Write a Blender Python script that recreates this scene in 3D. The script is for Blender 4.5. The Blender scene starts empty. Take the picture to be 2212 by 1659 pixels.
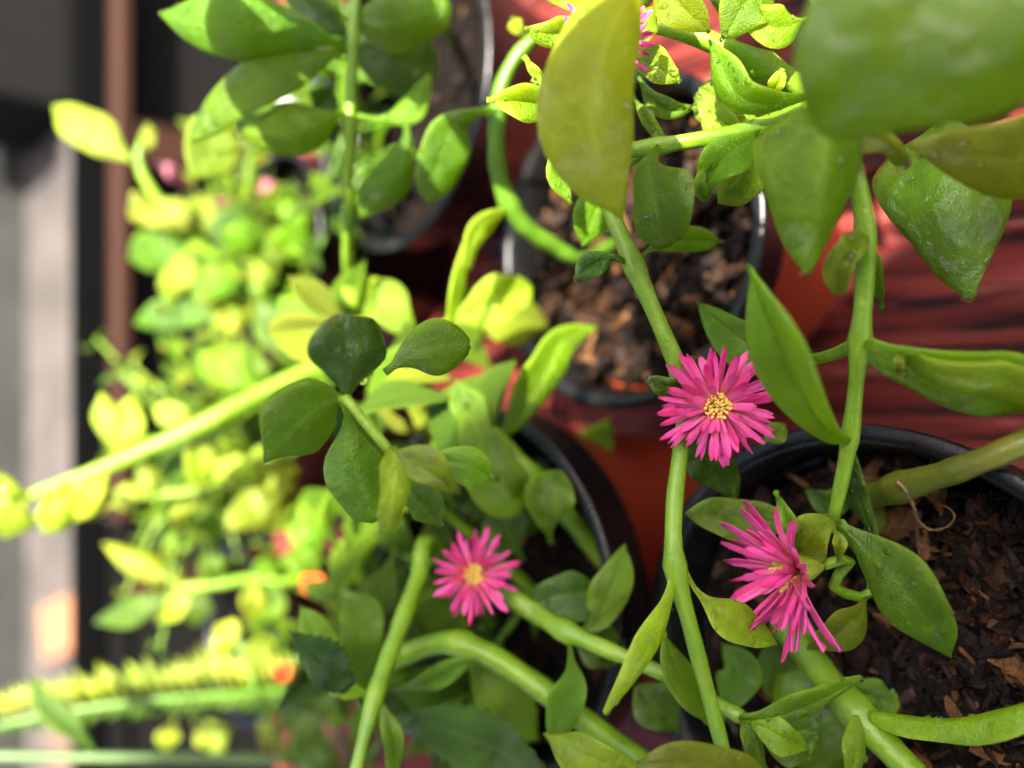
import bpy, math, random
from mathutils import Vector, Matrix, noise
random.seed(7)
R = math.radians
scene = bpy.context.scene
COL = scene.collection

# ------------------------------------------------------------------ camera (phone held upright, picture saved lying on its side)
PITCH = R(42); CAMZ = 0.27; FPX = 1610.0
cs, sn = math.cos(PITCH), math.sin(PITCH)
FWD = Vector((0, cs, -sn)); CRIGHT = Vector((0, -sn, -cs)); CUP = Vector((1, 0, 0)); CAM = Vector((0, 0, CAMZ))
cd = bpy.data.cameras.new('camera'); cam = bpy.data.objects.new('camera', cd); COL.objects.link(cam)
cam.matrix_world = Matrix(((CRIGHT.x, CUP.x, -FWD.x, CAM.x), (CRIGHT.y, CUP.y, -FWD.y, CAM.y), (CRIGHT.z, CUP.z, -FWD.z, CAM.z), (0, 0, 0, 1)))
cd.sensor_width = 36; cd.lens = 18 / (1106 / FPX); cd.clip_start = 0.005; cd.clip_end = 200
cd.dof.use_dof = True; cd.dof.focus_distance = 0.151; cd.dof.aperture_fstop = cd.lens / 5.1
scene.camera = cam
# ------------------------------------------------------------------ light
SUN_EL, SUN_AZ = R(58), R(150)            # azimuth clockwise from +Y
SUN = Vector((math.cos(SUN_EL) * math.sin(SUN_AZ), math.cos(SUN_EL) * math.cos(SUN_AZ), math.sin(SUN_EL)))
w = bpy.data.worlds.new('World'); scene.world = w; w.use_nodes = True
sky = w.node_tree.nodes.new('ShaderNodeTexSky'); sky.sky_type = 'NISHITA'; sky.sun_disc = False
sky.sun_elevation = SUN_EL; sky.sun_rotation = SUN_AZ; sky.air_density = .45; sky.dust_density = 5; sky.ozone_density = .3
bg = w.node_tree.nodes['Background']; bg.inputs[1].default_value = 0.10
w.node_tree.links.new(sky.outputs[0], bg.inputs[0])
sd = bpy.data.lights.new('sun', 'SUN'); sd.energy = 4.2; sd.angle = R(0.5); sd.color = (1, .93, .82)
so = bpy.data.objects.new('sun', sd); COL.objects.link(so); so.rotation_euler = SUN.to_track_quat('Z', 'Y').to_euler(); so.location = SUN * 5
vs = scene.view_settings; vs.view_transform = 'Standard'; vs.look = 'None'; vs.exposure = 2.6; vs.gamma = 1
scene.cycles.use_denoising = True
scene.cycles.max_bounces = 8; scene.cycles.transmission_bounces = 6; scene.cycles.transparent_max_bounces = 6

# ------------------------------------------------------------------ helpers
DSC = 1.0
def P(x, y, d):
    """point seen at pixel x,y of the 2212 px wide photo at depth d millimetres"""
    d *= .001 * DSC
    return CAM + d * (FWD + CRIGHT * ((x - 1106) / FPX) + CUP * ((829.5 - y) / FPX))
def pxs(p): return (p - CAM).dot(FWD) / FPX            # metres per photo pixel at p
WL = {}                                                 # world location of (translation only) parents
def tag(o, label=None, cat=None, group=None, kind=None):
    for k, v in (('label', label), ('category', cat), ('group', group), ('kind', kind)):
        if v: o[k] = v
    return o
def empty(name, loc, parent=None):
    o = bpy.data.objects.new(name, None); COL.objects.link(o); o.empty_display_size = .01
    loc = Vector(loc)
    o.location = loc - (WL[parent.name] if parent else Vector())
    if parent: o.parent = parent
    WL[o.name] = loc.copy(); return o
def add(name, verts, faces, mat, parent=None, origin=None, uvs=None, smooth=True, midx=None):
    origin = Vector(origin) if origin is not None else Vector(verts[0])
    me = bpy.data.meshes.new(name)
    me.from_pydata([tuple(Vector(v) - origin) for v in verts], [], faces)
    for m in (mat if isinstance(mat, (list, tuple)) else [mat]): me.materials.append(m)
    if smooth: me.polygons.foreach_set('use_smooth', [True] * len(me.polygons))
    if midx: me.polygons.foreach_set('material_index', midx)
    if uvs:
        uvl = me.uv_layers.new(name='UVMap')
        for lp in me.loops: uvl.data[lp.index].uv = uvs[lp.vertex_index]
    o = bpy.data.objects.new(name, me); COL.objects.link(o)
    o.location = origin - (WL[parent.name] if parent else Vector())
    if parent: o.parent = parent
    WL[o.name] = origin.copy(); return o
def add_shared(name, me, parent, M):
    o = bpy.data.objects.new(name, me); COL.objects.link(o)
    o.parent = parent; o.matrix_local = Matrix.Translation(-WL[parent.name]) @ M; return o
def crom(pts, n):
    """Catmull-Rom through tuples/vectors, n samples"""
    pts = [list(p) for p in pts]
    if len(pts) == 2: return [[a + (b - a) * i / (n - 1) for a, b in zip(*pts)] for i in range(n)]
    q = [[2 * a - b for a, b in zip(pts[0], pts[1])]] + pts + [[2 * a - b for a, b in zip(pts[-1], pts[-2])]]
    seg = [max(1e-9, math.dist(pts[i][:3], pts[i + 1][:3])) for i in range(len(pts) - 1)]; tot = sum(seg); out = []
    for i in range(n):
        s = tot * i / (n - 1); k = 0
        while k < len(seg) - 1 and s > seg[k]: s -= seg[k]; k += 1
        t = min(1, s / seg[k]); a, b, c, d = q[k:k + 4]
        out.append([.5 * (2 * B + (C - A) * t + (2 * A - 5 * B + 4 * C - D) * t * t + (3 * B - A - 3 * C + D) * t ** 3) for A, B, C, D in zip(a, b, c, d)])
    return out
def table(tab, t):
    for i in range(len(tab) - 1):
        (a, va), (b, vb) = tab[i], tab[i + 1]
        if t <= b:
            pa = tab[i - 1] if i else (a - (b - a), va); pb = tab[i + 2] if i + 2 < len(tab) else (b + (b - a), vb)
            ma = (vb - pa[1]) / (b - pa[0]) * (b - a); mb = (pb[1] - va) / (pb[0] - a) * (b - a)
            u = (t - a) / (b - a)
            return max(0, (2 * u**3 - 3 * u * u + 1) * va + (u**3 - 2 * u * u + u) * ma + (-2 * u**3 + 3 * u * u) * vb + (u**3 - u * u) * mb)
    return tab[-1][1]

# ------------------------------------------------------------------ materials
def nodemat(name):
    m = bpy.data.materials.new(name); m.use_nodes = True; nt = m.node_tree
    return m, nt, nt.nodes['Principled BSDF'], nt.nodes['Material Output']
def N(nt, t, **kw):
    n = nt.nodes.new('ShaderNode' + t)
    for k, v in kw.items():
        if k in ('data_type', 'blend_type', 'operation', 'feature', 'noise_dimensions', 'interpolation'): setattr(n, k, v)
    return n
def ramp(nt, fac, stops):
    r = nt.nodes.new('ShaderNodeValToRGB'); e = r.color_ramp.elements
    e[0].position, e[0].color = stops[0][0], (*stops[0][1], 1); e[1].position, e[1].color = stops[-1][0], (*stops[-1][1], 1)
    for p, c in stops[1:-1]:
        x = e.new(p); x.color = (*c, 1)
    nt.links.new(fac, r.inputs[0]); return r.outputs[0]
def mixc(nt, fac, a, b, mode='MIX'):
    m = nt.nodes.new('ShaderNodeMix'); m.data_type = 'RGBA'; m.blend_type = mode
    for s, v in ((0, fac), (6, a), (7, b)):
        if hasattr(v, 'is_output') or hasattr(v, 'links'): nt.links.new(v, m.inputs[s])
        else: m.inputs[s].default_value = v if s == 0 else (*v, 1)
    return m.outputs[2]
def mth(nt, op, a, b=None, c=None):
    m = nt.nodes.new('ShaderNodeMath'); m.operation = op
    for i, v in enumerate((a, b, c)):
        if v is None: continue
        if hasattr(v, 'links'): nt.links.new(v, m.inputs[i])
        else: m.inputs[i].default_value = v
    return m.outputs[0]
def noi(nt, scale, detail=3, vec=None, rough=.5, dist=0):
    n = nt.nodes.new('ShaderNodeTexNoise'); n.inputs['Scale'].default_value = scale; n.inputs['Detail'].default_value = detail
    n.inputs['Roughness'].default_value = rough; n.inputs['Distortion'].default_value = dist
    if vec is not None: nt.links.new(vec, n.inputs['Vector'])
    return n.outputs[0]
def bump(nt, h, strength, dist, prev=None):
    b = nt.nodes.new('ShaderNodeBump'); b.inputs['Strength'].default_value = strength; b.inputs['Distance'].default_value = dist
    nt.links.new(h, b.inputs['Height'])
    if prev is not None: nt.links.new(prev, b.inputs['Normal'])
    return b.outputs[0]
def leafmat(name, col, mid, edge, trans, tmix=.5, rough=.34, drops=True, spark=.4, wetness=.5, wet0=.5, wscale=190, wior=1.6):
    m, nt, b, out = nodemat(name); lk = nt.links.new
    uv = N(nt, 'UVMap').outputs[0]; sx = N(nt, 'SeparateXYZ'); lk(uv, sx.inputs[0])
    oi = N(nt, 'ObjectInfo'); tc = N(nt, 'TexCoord').outputs['Object']
    c = mixc(nt, ramp(nt, noi(nt, 130, 5, tc, .6), [(.32, (0, 0, 0)), (.68, (1, 1, 1))]), tuple(x * .66 for x in col), tuple(x * 1.32 for x in col))
    s = mth(nt, 'ABSOLUTE', mth(nt, 'SUBTRACT', sx.outputs[1], .5))               # 0 midrib .. .5 edge
    rib = mth(nt, 'SMOOTH_MIN', mth(nt, 'MULTIPLY', s, 16), 1, .3)
    c = mixc(nt, rib, mid, c)
    ed = mth(nt, 'POWER', mth(nt, 'MULTIPLY', s, 2), 9)
    c = mixc(nt, mth(nt, 'MULTIPLY', ed, .75), c, edge)
    sp = noi(nt, 520, 2, tc); spk = ramp(nt, sp, [(.66, (0, 0, 0)), (.74, (1, 1, 1))])
    c = mixc(nt, mth(nt, 'MULTIPLY', spk, .55), c, edge)  # pale specks in the colour stand in for sparkle on the papillae
    hs = N(nt, 'HueSaturation'); lk(c, hs.inputs['Color'])
    lk(mth(nt, 'MULTIPLY_ADD', oi.outputs['Random'], .03, .487), hs.inputs['Hue'])
    r2 = mth(nt, 'FRACT', mth(nt, 'MULTIPLY', oi.outputs['Random'], 37.7))
    lk(mth(nt, 'MULTIPLY_ADD', r2, .5, .75), hs.inputs['Value'])
    lk(hs.outputs[0], b.inputs['Base Color'])
    b.inputs['Specular IOR Level'].default_value = .38
    rn = noi(nt, 240, 3, tc); lk(mth(nt, 'MULTIPLY_ADD', rn, .3, rough - .08), b.inputs['Roughness'])
    # relief: papillae, veins and water beads
    h = noi(nt, 2600, 2, tc)
    nrm = bump(nt, h, spark * 2, .0005)
    nrm = bump(nt, noi(nt, 330, 3, tc), .5, .0010, nrm); nrm = bump(nt, noi(nt, 95, 2, tc), .45, .003, nrm)
    if drops:
        v = N(nt, 'TexVoronoi'); v.inputs['Scale'].default_value = 260; lk(tc, v.inputs['Vector'])
        dd = ramp(nt, v.outputs['Distance'], [(.0, (1, 1, 1)), (.17, (.75, .75, .75)), (.24, (0, 0, 0))])
        vc = N(nt, 'SeparateXYZ'); lk(v.outputs['Color'], vc.inputs[0])
        pick = mth(nt, 'GREATER_THAN', vc.outputs[0], .84)
        nrm = bump(nt, mth(nt, 'MULTIPLY', dd, pick), .8, .0012, nrm)
    lk(nrm, b.inputs['Normal'])
    wet = ramp(nt, noi(nt, 75, 3, tc), [(wet0, (0, 0, 0)), (wet0 + .07, (1, 1, 1))])
    lk(mth(nt, 'MULTIPLY', wet, min(1, wetness * 1.6)), b.inputs['Coat Weight']); b.inputs['Coat Roughness'].default_value = .06; b.inputs['Coat IOR'].default_value = wior
    lk(bump(nt, noi(nt, wscale, 2, tc, .5), 1.0, .76 / wscale, nrm), b.inputs['Coat Normal'])
    tr = N(nt, 'BsdfTranslucent'); tcol = mixc(nt, 1.0, trans, (1, 1, 1), 'MULTIPLY')
    hs2 = N(nt, 'HueSaturation'); lk(tcol, hs2.inputs['Color']); lk(mth(nt, 'MULTIPLY_ADD', r2, .3, .85), hs2.inputs['Value'])
    lk(hs2.outputs[0], tr.inputs['Color']); lk(nrm, tr.inputs['Normal'])
    mx = N(nt, 'MixShader'); mx.inputs[0].default_value = tmix
    lk(b.outputs[0], mx.inputs[1]); lk(tr.outputs[0], mx.inputs[2]); lk(mx.outputs[0], out.inputs[0])
    return m
M = {}
M['leaf'] = leafmat('leaf_green', (.105, .215, .004), (.16, .28, .02), (.27, .40, .03), (.55, .78, .03))
M['leaf_light'] = leafmat('leaf_young', (.18, .30, .010), (.26, .38, .03), (.36, .48, .05), (.75, .86, .05), spark=.4)
M['leaf_dark'] = leafmat('leaf_deep', (.062, .130, .005), (.10, .175, .012), (.16, .25, .02), (.34, .58, .04), .38, .3, wetness=.8)
M['leaf_wet'] = leafmat('leaf_wet', (.14, .26, .006), (.16, .28, .02), (.25, .38, .03), (.55, .78, .03), wetness=1, wet0=.40, wscale=170, wior=1.9)
M['leaf_olive'] = leafmat('leaf_olive', (.145, .20, .005), (.19, .24, .02), (.26, .31, .03), (.78, .84, .05), .55, .42)
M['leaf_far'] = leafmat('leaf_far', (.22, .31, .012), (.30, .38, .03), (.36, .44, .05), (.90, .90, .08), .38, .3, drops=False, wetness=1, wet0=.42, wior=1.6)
M['leaf_blue'] = leafmat('leaf_hairy', (.038, .095, .008), (.06, .12, .015), (.09, .16, .02), (.25, .45, .06), .3, .35, spark=.8)
M['leaf_pink'] = leafmat('leaf_pink', (.5, .16, .2), (.6, .25, .3), (.6, .3, .3), (.8, .3, .35), .4)

def stemmat(name, col, col2, rough=.38):
    m, nt, b, out = nodemat(name); lk = nt.links.new
    tc = N(nt, 'TexCoord').outputs['Object']
    c = ramp(nt, noi(nt, 130, 4, tc), [(.3, col), (.7, col2)])
    spk = ramp(nt, noi(nt, 1100, 2, tc), [(.68, (0, 0, 0)), (.76, (1, 1, 1))])
    c = mixc(nt, mth(nt, 'MULTIPLY', spk, .35), c, tuple(min(1, x * 2.2 + .05) for x in col2))
    lk(c, b.inputs['Base Color']); b.inputs['Roughness'].default_value = rough
    b.inputs['Subsurface Weight'].default_value = .35; b.inputs['Subsurface Radius'].default_value = (.8, 1, .2); b.inputs['Subsurface Scale'].default_value = .0012
    n1 = bump(nt, noi(nt, 1800, 2, tc), .35, .0004); lk(bump(nt, noi(nt, 260, 3, tc), .4, .001, n1), b.inputs['Normal'])
    return m
M['stem'] = stemmat('stem_green', (.12, .25, .008), (.20, .34, .015))
M['stem_dark'] = stemmat('stem_dark', (.06, .15, .008), (.10, .21, .012))
M['stem_olive'] = stemmat('stem_olive', (.08, .12, .008), (.16, .17, .015))
M['stem_pale'] = stemmat('stem_pale', (.06, .12, .03), (.10, .17, .05))
M['root'] = stemmat('dry_root', (.12, .06, .025), (.26, .15, .07), .7)

def plain(name, col, rough=.5, spec=.5, var=.25, scale=60, bstr=.2, bscale=400, bdist=.001):
    m, nt, b, out = nodemat(name); lk = nt.links.new
    tc = N(nt, 'TexCoord').outputs['Object']
    c = mixc(nt, noi(nt, scale, 5, tc), tuple(x * (1 - var) for x in col), tuple(min(1, x * (1 + var)) for x in col))
    lk(c, b.inputs['Base Color']); b.inputs['Roughness'].default_value = rough; b.inputs['Specular IOR Level'].default_value = spec
    lk(bump(nt, noi(nt, bscale, 4, tc), bstr, bdist), b.inputs['Normal']); return m
# black nursery plastic, dusty and scratched
m, nt, b, out = nodemat('black_plastic'); tc = N(nt, 'TexCoord').outputs['Object']
nt.links.new(ramp(nt, noi(nt, 90, 6, tc, .65), [(.35, (.003, .004, .004)), (.62, (.009, .0085, .008)), (.8, (.03, .027, .024))]), b.inputs['Base Color'])
nt.links.new(mth(nt, 'MULTIPLY_ADD', noi(nt, 150, 4, tc), .4, .12), b.inputs['Roughness'])
b.inputs['Specular IOR Level'].default_value = .45; nt.links.new(bump(nt, noi(nt, 700, 4, tc), .25, .0006), b.inputs['Normal']); M['plastic'] = m
M['saucer'] = plain('red_plastic', (.46, .068, .024), .5, .25, .15)
M['soil'] = plain('dark_soil', (.006, .004, .003), .85, .1, .6, 300, 1, 900, .002)
for i, c in enumerate([(.006, .004, .003), (.030, .012, .0045), (.12, .055, .020), (.03, .017, .012), (.011, .0055, .003)]):
    M['chip%d' % i] = plain('bark_chip_%d' % i, c, .65, .18, .7, 350, .8, 700, .0012)
# red painted weathered wood, grain along Y
m, nt, b, out = nodemat('red_wood'); lk = nt.links.new
tc = N(nt, 'TexCoord').outputs['Object']; oi = N(nt, 'ObjectInfo'); mp = N(nt, 'Mapping'); mp.inputs['Scale'].default_value = (1, .055, 1)
lk(tc, mp.inputs[0]); vm = N(nt, 'VectorMath'); vm.operation = 'ADD'; lk(mp.outputs[0], vm.inputs[0]); lk(oi.outputs['Random'], vm.inputs[1])
g = noi(nt, 240, 9, vm.outputs[0], .72, .35); g2 = noi(nt, 120, 6, vm.outputs[0], .6)
crack = ramp(nt, g, [(.40, (0, 0, 0)), (.49, (1, 1, 1))])
c = ramp(nt, g2, [(.32, (.09, .012, .009)), (.52, (.21, .030, .022)), (.7, (.32, .07, .055))])
wear_glint = ramp(nt, noi(nt, 260, 6, vm.outputs[0], .6), [(.58, (0, 0, 0)), (.68, (1, 1, 1))])  # worn paint, its pale colour also stands in for glints on the grain
c = mixc(nt, mth(nt, 'MULTIPLY', wear_glint, .7), c, (.36, .20, .16))
big = ramp(nt, noi(nt, 40, 4, vm.outputs[0], .6), [(.36, (.5, .45, .45)), (.58, (1, 1, 1))])
c = mixc(nt, 1.0, c, big, 'MULTIPLY'); c = mixc(nt, crack, (.006, .003, .003), c)
lk(c, b.inputs['Base Color']); b.inputs['Roughness'].default_value = .5; b.inputs['Specular IOR Level'].default_value = .22; lk(bump(nt, g, .9, .003), b.inputs['Normal']); M['wood'] = m
M['brown'] = plain('brown_wood', (.028, .0085, .0032), .6, .3, .3, 30)
M['blackpaint'] = plain('black_paint', (.003, .003, .003), .9, .02)
M['panel'] = plain('dark_mesh', (.007, .007, .0065), .8, .08)
M['concrete'] = plain('concrete', (.062, .055, .051), .85, .2, .85, 2.6, .3, 20, .01)
M['wall'] = plain('dark_wall', (.03, .031, .028), .85, .3, .6, 3)
M['terracotta'] = plain('terracotta', (.22, .09, .04), .7)
M['timber'] = plain('timber', (.10, .065, .045), .7)
M['blue'] = plain('blue_plastic', (.02, .22, .6), .4)
M['white'] = plain('white_paint', (.30, .28, .27), .5)
M['orange'] = plain('orange_petal', (.85, .12, .03), .5)
M['yellow'] = plain('anther_yellow', (.95, .58, .14), .5, .3, .3, 900)
M['sepal'] = M['leaf_light']
def petalmat():
    m, nt, b, out = nodemat('pink_petal'); lk = nt.links.new
    uv = N(nt, 'UVMap').outputs[0]; sx = N(nt, 'SeparateXYZ'); lk(uv, sx.inputs[0]); oi = N(nt, 'ObjectInfo')
    c = ramp(nt, sx.outputs[0], [(0, (.93, .50, .16)), (.2, (.93, .25, .20)), (.45, (.95, .18, .46)), (.8, (.92, .06, .40)), (1, (.85, .01, .18))])
    c2 = ramp(nt, sx.outputs[0], [(0, (.92, .24, .10)), (.4, (.90, .05, .18)), (1, (.85, .02, .26))])
    c = mixc(nt, mth(nt, 'POWER', oi.outputs['Random'], 2.2), c, c2)
    r3 = mth(nt, 'FRACT', mth(nt, 'MULTIPLY', oi.outputs['Random'], 53.3)); c = mixc(nt, mth(nt, 'MULTIPLY', mth(nt, 'MULTIPLY', r3, sx.outputs[0]), .4), c, (.95, .30, .72))
    st = N(nt, 'TexWave'); st.inputs['Scale'].default_value = 2.2
    mp = N(nt, 'Mapping'); mp.inputs['Scale'].default_value = (0, 1, 0); lk(uv, mp.inputs[0]); lk(mp.outputs[0], st.inputs['Vector'])
    c = mixc(nt, mth(nt, 'MULTIPLY', st.outputs[1], .2), c, (.95, .40, .74))
    lk(c, b.inputs['Base Color']); b.inputs['Roughness'].default_value = .4; b.inputs['Specular IOR Level'].default_value = .3
    b.inputs['Sheen Weight'].default_value = .1; b.inputs['Sheen Tint'].default_value = (1, .6, .9, 1)
    tr = N(nt, 'BsdfTranslucent'); lk(c, tr.inputs[0]); mx = N(nt, 'MixShader'); mx.inputs[0].default_value = .3
    lk(b.outputs[0], mx.inputs[1]); lk(tr.outputs[0], mx.inputs[2]); lk(mx.outputs[0], out.inputs[0]); return m
M['petal'] = petalmat()
m, nt, b, out = nodemat('water'); b.inputs['Transmission Weight'].default_value = 1; b.inputs['IOR'].default_value = 1.33; b.inputs['Roughness'].default_value = .02
nt.links.new(mixc(nt, noi(nt, 50), (.95, .97, 1), (1, 1, 1)), b.inputs['Base Color']); M['water'] = m

# ------------------------------------------------------------------ the setting
def lathe(prof, c, n=72):
    v, f = [], []
    for r, z in prof:
        for k in range(n):
            a = 2 * math.pi * k / n; v.append((c[0] + r * math.cos(a), c[1] + r * math.sin(a), c[2] + z))
    for j in range(len(prof) - 1):
        for k in range(n): f.append((j * n + k, j * n + (k + 1) % n, (j + 1) * n + (k + 1) % n, (j + 1) * n + k))
    return v, f
def boxv(x0, x1, y0, y1, z0, z1, bev=0):
    v = [(x, y, z) for z in (z0, z1) for y in (y0, y1) for x in (x0, x1)]
    f = [(0, 2, 3, 1), (4, 5, 7, 6), (0, 1, 5, 4), (2, 6, 7, 3), (0, 4, 6, 2), (1, 3, 7, 5)]
    return v, f
def box(name, dims, mat, parent=None, bevel=0, rot=None):
    v, f = boxv(*dims); o = add(name, v, f, mat, parent, origin=((dims[0] + dims[1]) / 2, (dims[2] + dims[3]) / 2, dims[4]), smooth=False)
    if bevel:
        md = o.modifiers.new('b', 'BEVEL'); md.width = bevel; md.segments = 2
    if rot: o.rotation_euler = rot
    return o
GZ = -.75
v, f = boxv(-40, 40, -3, 60, GZ - .2, GZ)
tag(add('patio_ground', v, f, M['concrete'], smooth=False, origin=(0, 0, GZ)), kind='structure')
tw = empty('garden_wall', (0, 6.5, GZ)); tag(tw, 'dark rendered garden wall beyond the pale patio', 'wall')
box('wall_face', (-8, 8, 6.5, 6.7, GZ, 1.6), M['wall'], tw); box('coping', (-8, 8, 6.47, 6.73, 1.6, 1.66), M['concrete'], tw)
bx = empty('storage_bin', (2.6, 5.6, GZ)); tag(bx, 'large dark grey storage bin standing on the patio', 'bin')
box('bin_body', (1.62, 4.2, 5.0, 6.2, GZ, -.12), M['panel'], bx, .03); box('lid', (1.58, 4.24, 4.97, 6.23, -.12, -.07), M['panel'], bx, .02)
lb = empty('leaning_board', (-1.5, 4.9, GZ)); tag(lb, 'sunlit orange terracotta slab leaning on the patio edge', 'slab')
box('slab', (-1.62, -1.3, 4.95, 5.3, GZ, GZ + .07), M['terracotta'], lb, .01, (R(18), 0, R(24)))
bn = empty('timber_sleeper', (-2.2, 4.6, GZ)); tag(bn, 'weathered brown timber sleeper lying on the patio', 'sleeper')
box('beam', (-3.4, -1.75, 4.3, 4.9, GZ, GZ + .16), M['timber'], bn, .02)

# wooden frame screen behind the table
fr = empty('wooden_screen', (0, .92, GZ)); tag(fr, 'low brown wooden screen with dark panels and black top rail', 'screen')
box('top_rail', (-1.2, 1.2, .912, .926, .052, .084), M['blackpaint'], fr, .003)
box('rail', (-1.2, -.152, .915, .925, .029, .052), M['panel'], fr, .002)
box('rail', (-.15, 1.2, .885, .955, .033, .049), M['brown'], fr, .003)
for xx in (-.75, -.24, .27, .78): box('post', (xx - .022, xx + .022, .89, .95, GZ, .029), M['brown'], fr, .003)
for xa, xb in ((-1.2, -.772), (-.728, -.262), (-.218, .248), (.292, .758), (.802, 1.2)): box('panel', (xa, xb, .92, .93, GZ + .05, .029), M['panel'], fr)

# unseen slatted shelf added behind the viewer, blocks the sun from the table front
ub = SUN.cross(Vector((0, 0, 1))).normalized() * -1; vb = SUN.cross(ub); nb = ub * math.cos(R(9)) + vb * math.sin(R(9)); TB = .101; HB = 1.25
nh = Vector((nb.x, nb.y, 0)); eh = Vector((0, 0, 1)).cross(nh).normalized(); off = (TB - nb.z * HB) / nh.length; nh.normalize()
mid_ = P(1500, 900, 150); mid_ = mid_ + SUN * ((HB - mid_.z) / SUN.z); along = eh.dot(mid_)
sh = empty('sun_blocker_shelf', (nh * (off - .3) + eh * along) + Vector((0, 0, GZ))); tag(sh, 'unseen red slatted shelf added to block sun from the front of the plank table', 'sun blocker')
for k in range(6):
    c0 = nh * (off - .0405 - k * .083) + eh * along
    v, f = boxv(-.95, .95, -.04, .04, 0, .02); rm = Matrix((eh, nh, Vector((0, 0, 1)))).transposed()
    o = add('plank', [rm @ Vector(q) + c0 + Vector((0, 0, HB)) for q in v], f, M['wood'], sh, smooth=False)
for a_ in (-.93, .93):
    for b_ in (-.06, -.44):
        c0 = nh * (off + b_) + eh * (along + a_); v, f = boxv(-.02, .02, -.02, .02, GZ, HB)
        if b_ < -.2: add('post', [rm @ Vector(q) + c0 for q in v], f, M['wood'], sh, smooth=False)
    c0 = nh * (off - .25) + eh * (along + a_); v, f = boxv(-.015, .015, -.24, .24, HB - .03, HB)
    add('blocker_bearer', [rm @ Vector(q) + c0 for q in v], f, M['wood'], sh, smooth=False)

# unseen roof on posts added over the near side, blocks part of the sky
rf = empty('sky_blocker_roof', nh * -2 + Vector((0, 0, GZ))); tag(rf, 'unseen dark brown roof on posts added to block the sky over the near side', 'sky blocker')
RH = 2.3; ro = (TB - nb.z * RH) / Vector((nb.x, nb.y)).length - .06
def rbox(name, a0, a1, b0, b1, z0, z1, mat):
    v, f = boxv(a0, a1, b0, b1, z0, z1); add(name, [rm @ Vector(q) for q in v], f, mat, rf, smooth=False)
rbox('blocker_sheet', -3.5, 3.5, ro - 4.2, ro, RH, RH + .03, M['brown'])
for k in range(5): rbox('blocker_rafter', -3.3 + 1.65 * k, -3.22 + 1.65 * k, ro - 4.1, ro - .02, RH - .12, RH - .001, M['brown'])
for a_ in (-3.3, 3.22):
    for b_ in (ro - 4.1, ro - .3): rbox('post', a_, a_ + .08, b_, b_ + .08, GZ, RH - .121, M['brown'])

# red plank table
tb = empty('plank_table', (0, .2, GZ)); tag(tb, 'weathered red painted plank table under the black pots', 'table')
PW = .062
for i in range(-9, 10):
    x0 = i * PW + .012; o = box('plank', (x0, x0 + PW - .0012, -.16, .60, -.022, 0), M['wood'], tb, .002)
    o.location.z += random.uniform(-.002, 0)
for xx in (-.5, .5):
    for yy in (-.1, .52): box('leg', (xx - .03, xx + .03, yy - .03, yy + .03, GZ, -.06), M['wood'], tb)
for yy in (-.1, .52): box('crossbar', (-.56, .60, yy - .02, yy + .02, -.06, -.0235), M['wood'], tb)

SOIL = {}
def chips(c, r, z, n, smin, smax, rnd, cover=.98):
    v, f, mi = [], [], []
    for _ in range(n):
        a = rnd.uniform(0, 2 * math.pi); q = r * cover * math.sqrt(rnd.random())
        L = smin * .5 + (smax - smin * .5) * rnd.random() ** 2.4; W = L * rnd.uniform(.10, .5); H = L * rnd.uniform(.10, .3)
        m4 = Matrix.Translation((c[0] + q * math.cos(a), c[1] + q * math.sin(a), z + rnd.uniform(-.001, .003))) @ Matrix.Rotation(rnd.uniform(0, 6.28), 4, 'Z') @ Matrix.Rotation(rnd.gauss(0, .35), 4, 'X') @ Matrix.Rotation(rnd.gauss(0, .35), 4, 'Y')
        k0 = len(v); ring = []
        for zz in (-1, 1):
            for (x, y) in ((-1, -.5), (-.4, -1), (.6, -.9), (1, .1), (.5, .9), (-.7, .8)):
                s = 1 if zz < 0 else .8
                v.append(m4 @ Vector((x * L / 2 * s * rnd.uniform(.7, 1.1), y * W / 2 * s * rnd.uniform(.6, 1.1), zz * H / 2 * rnd.uniform(.5, 1.1))))
        fs = [tuple(k0 + i for i in (5, 4, 3, 2, 1, 0)), tuple(k0 + 6 + i for i in range(6))] + [(k0 + i, k0 + (i + 1) % 6, k0 + 6 + (i + 1) % 6, k0 + 6 + i) for i in range(6)]
        f += fs; mi += [rnd.choices(range(1, 6), (8, 3, 1.2, .8, 8))[0]] * len(fs)
    return v, f, mi
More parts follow.
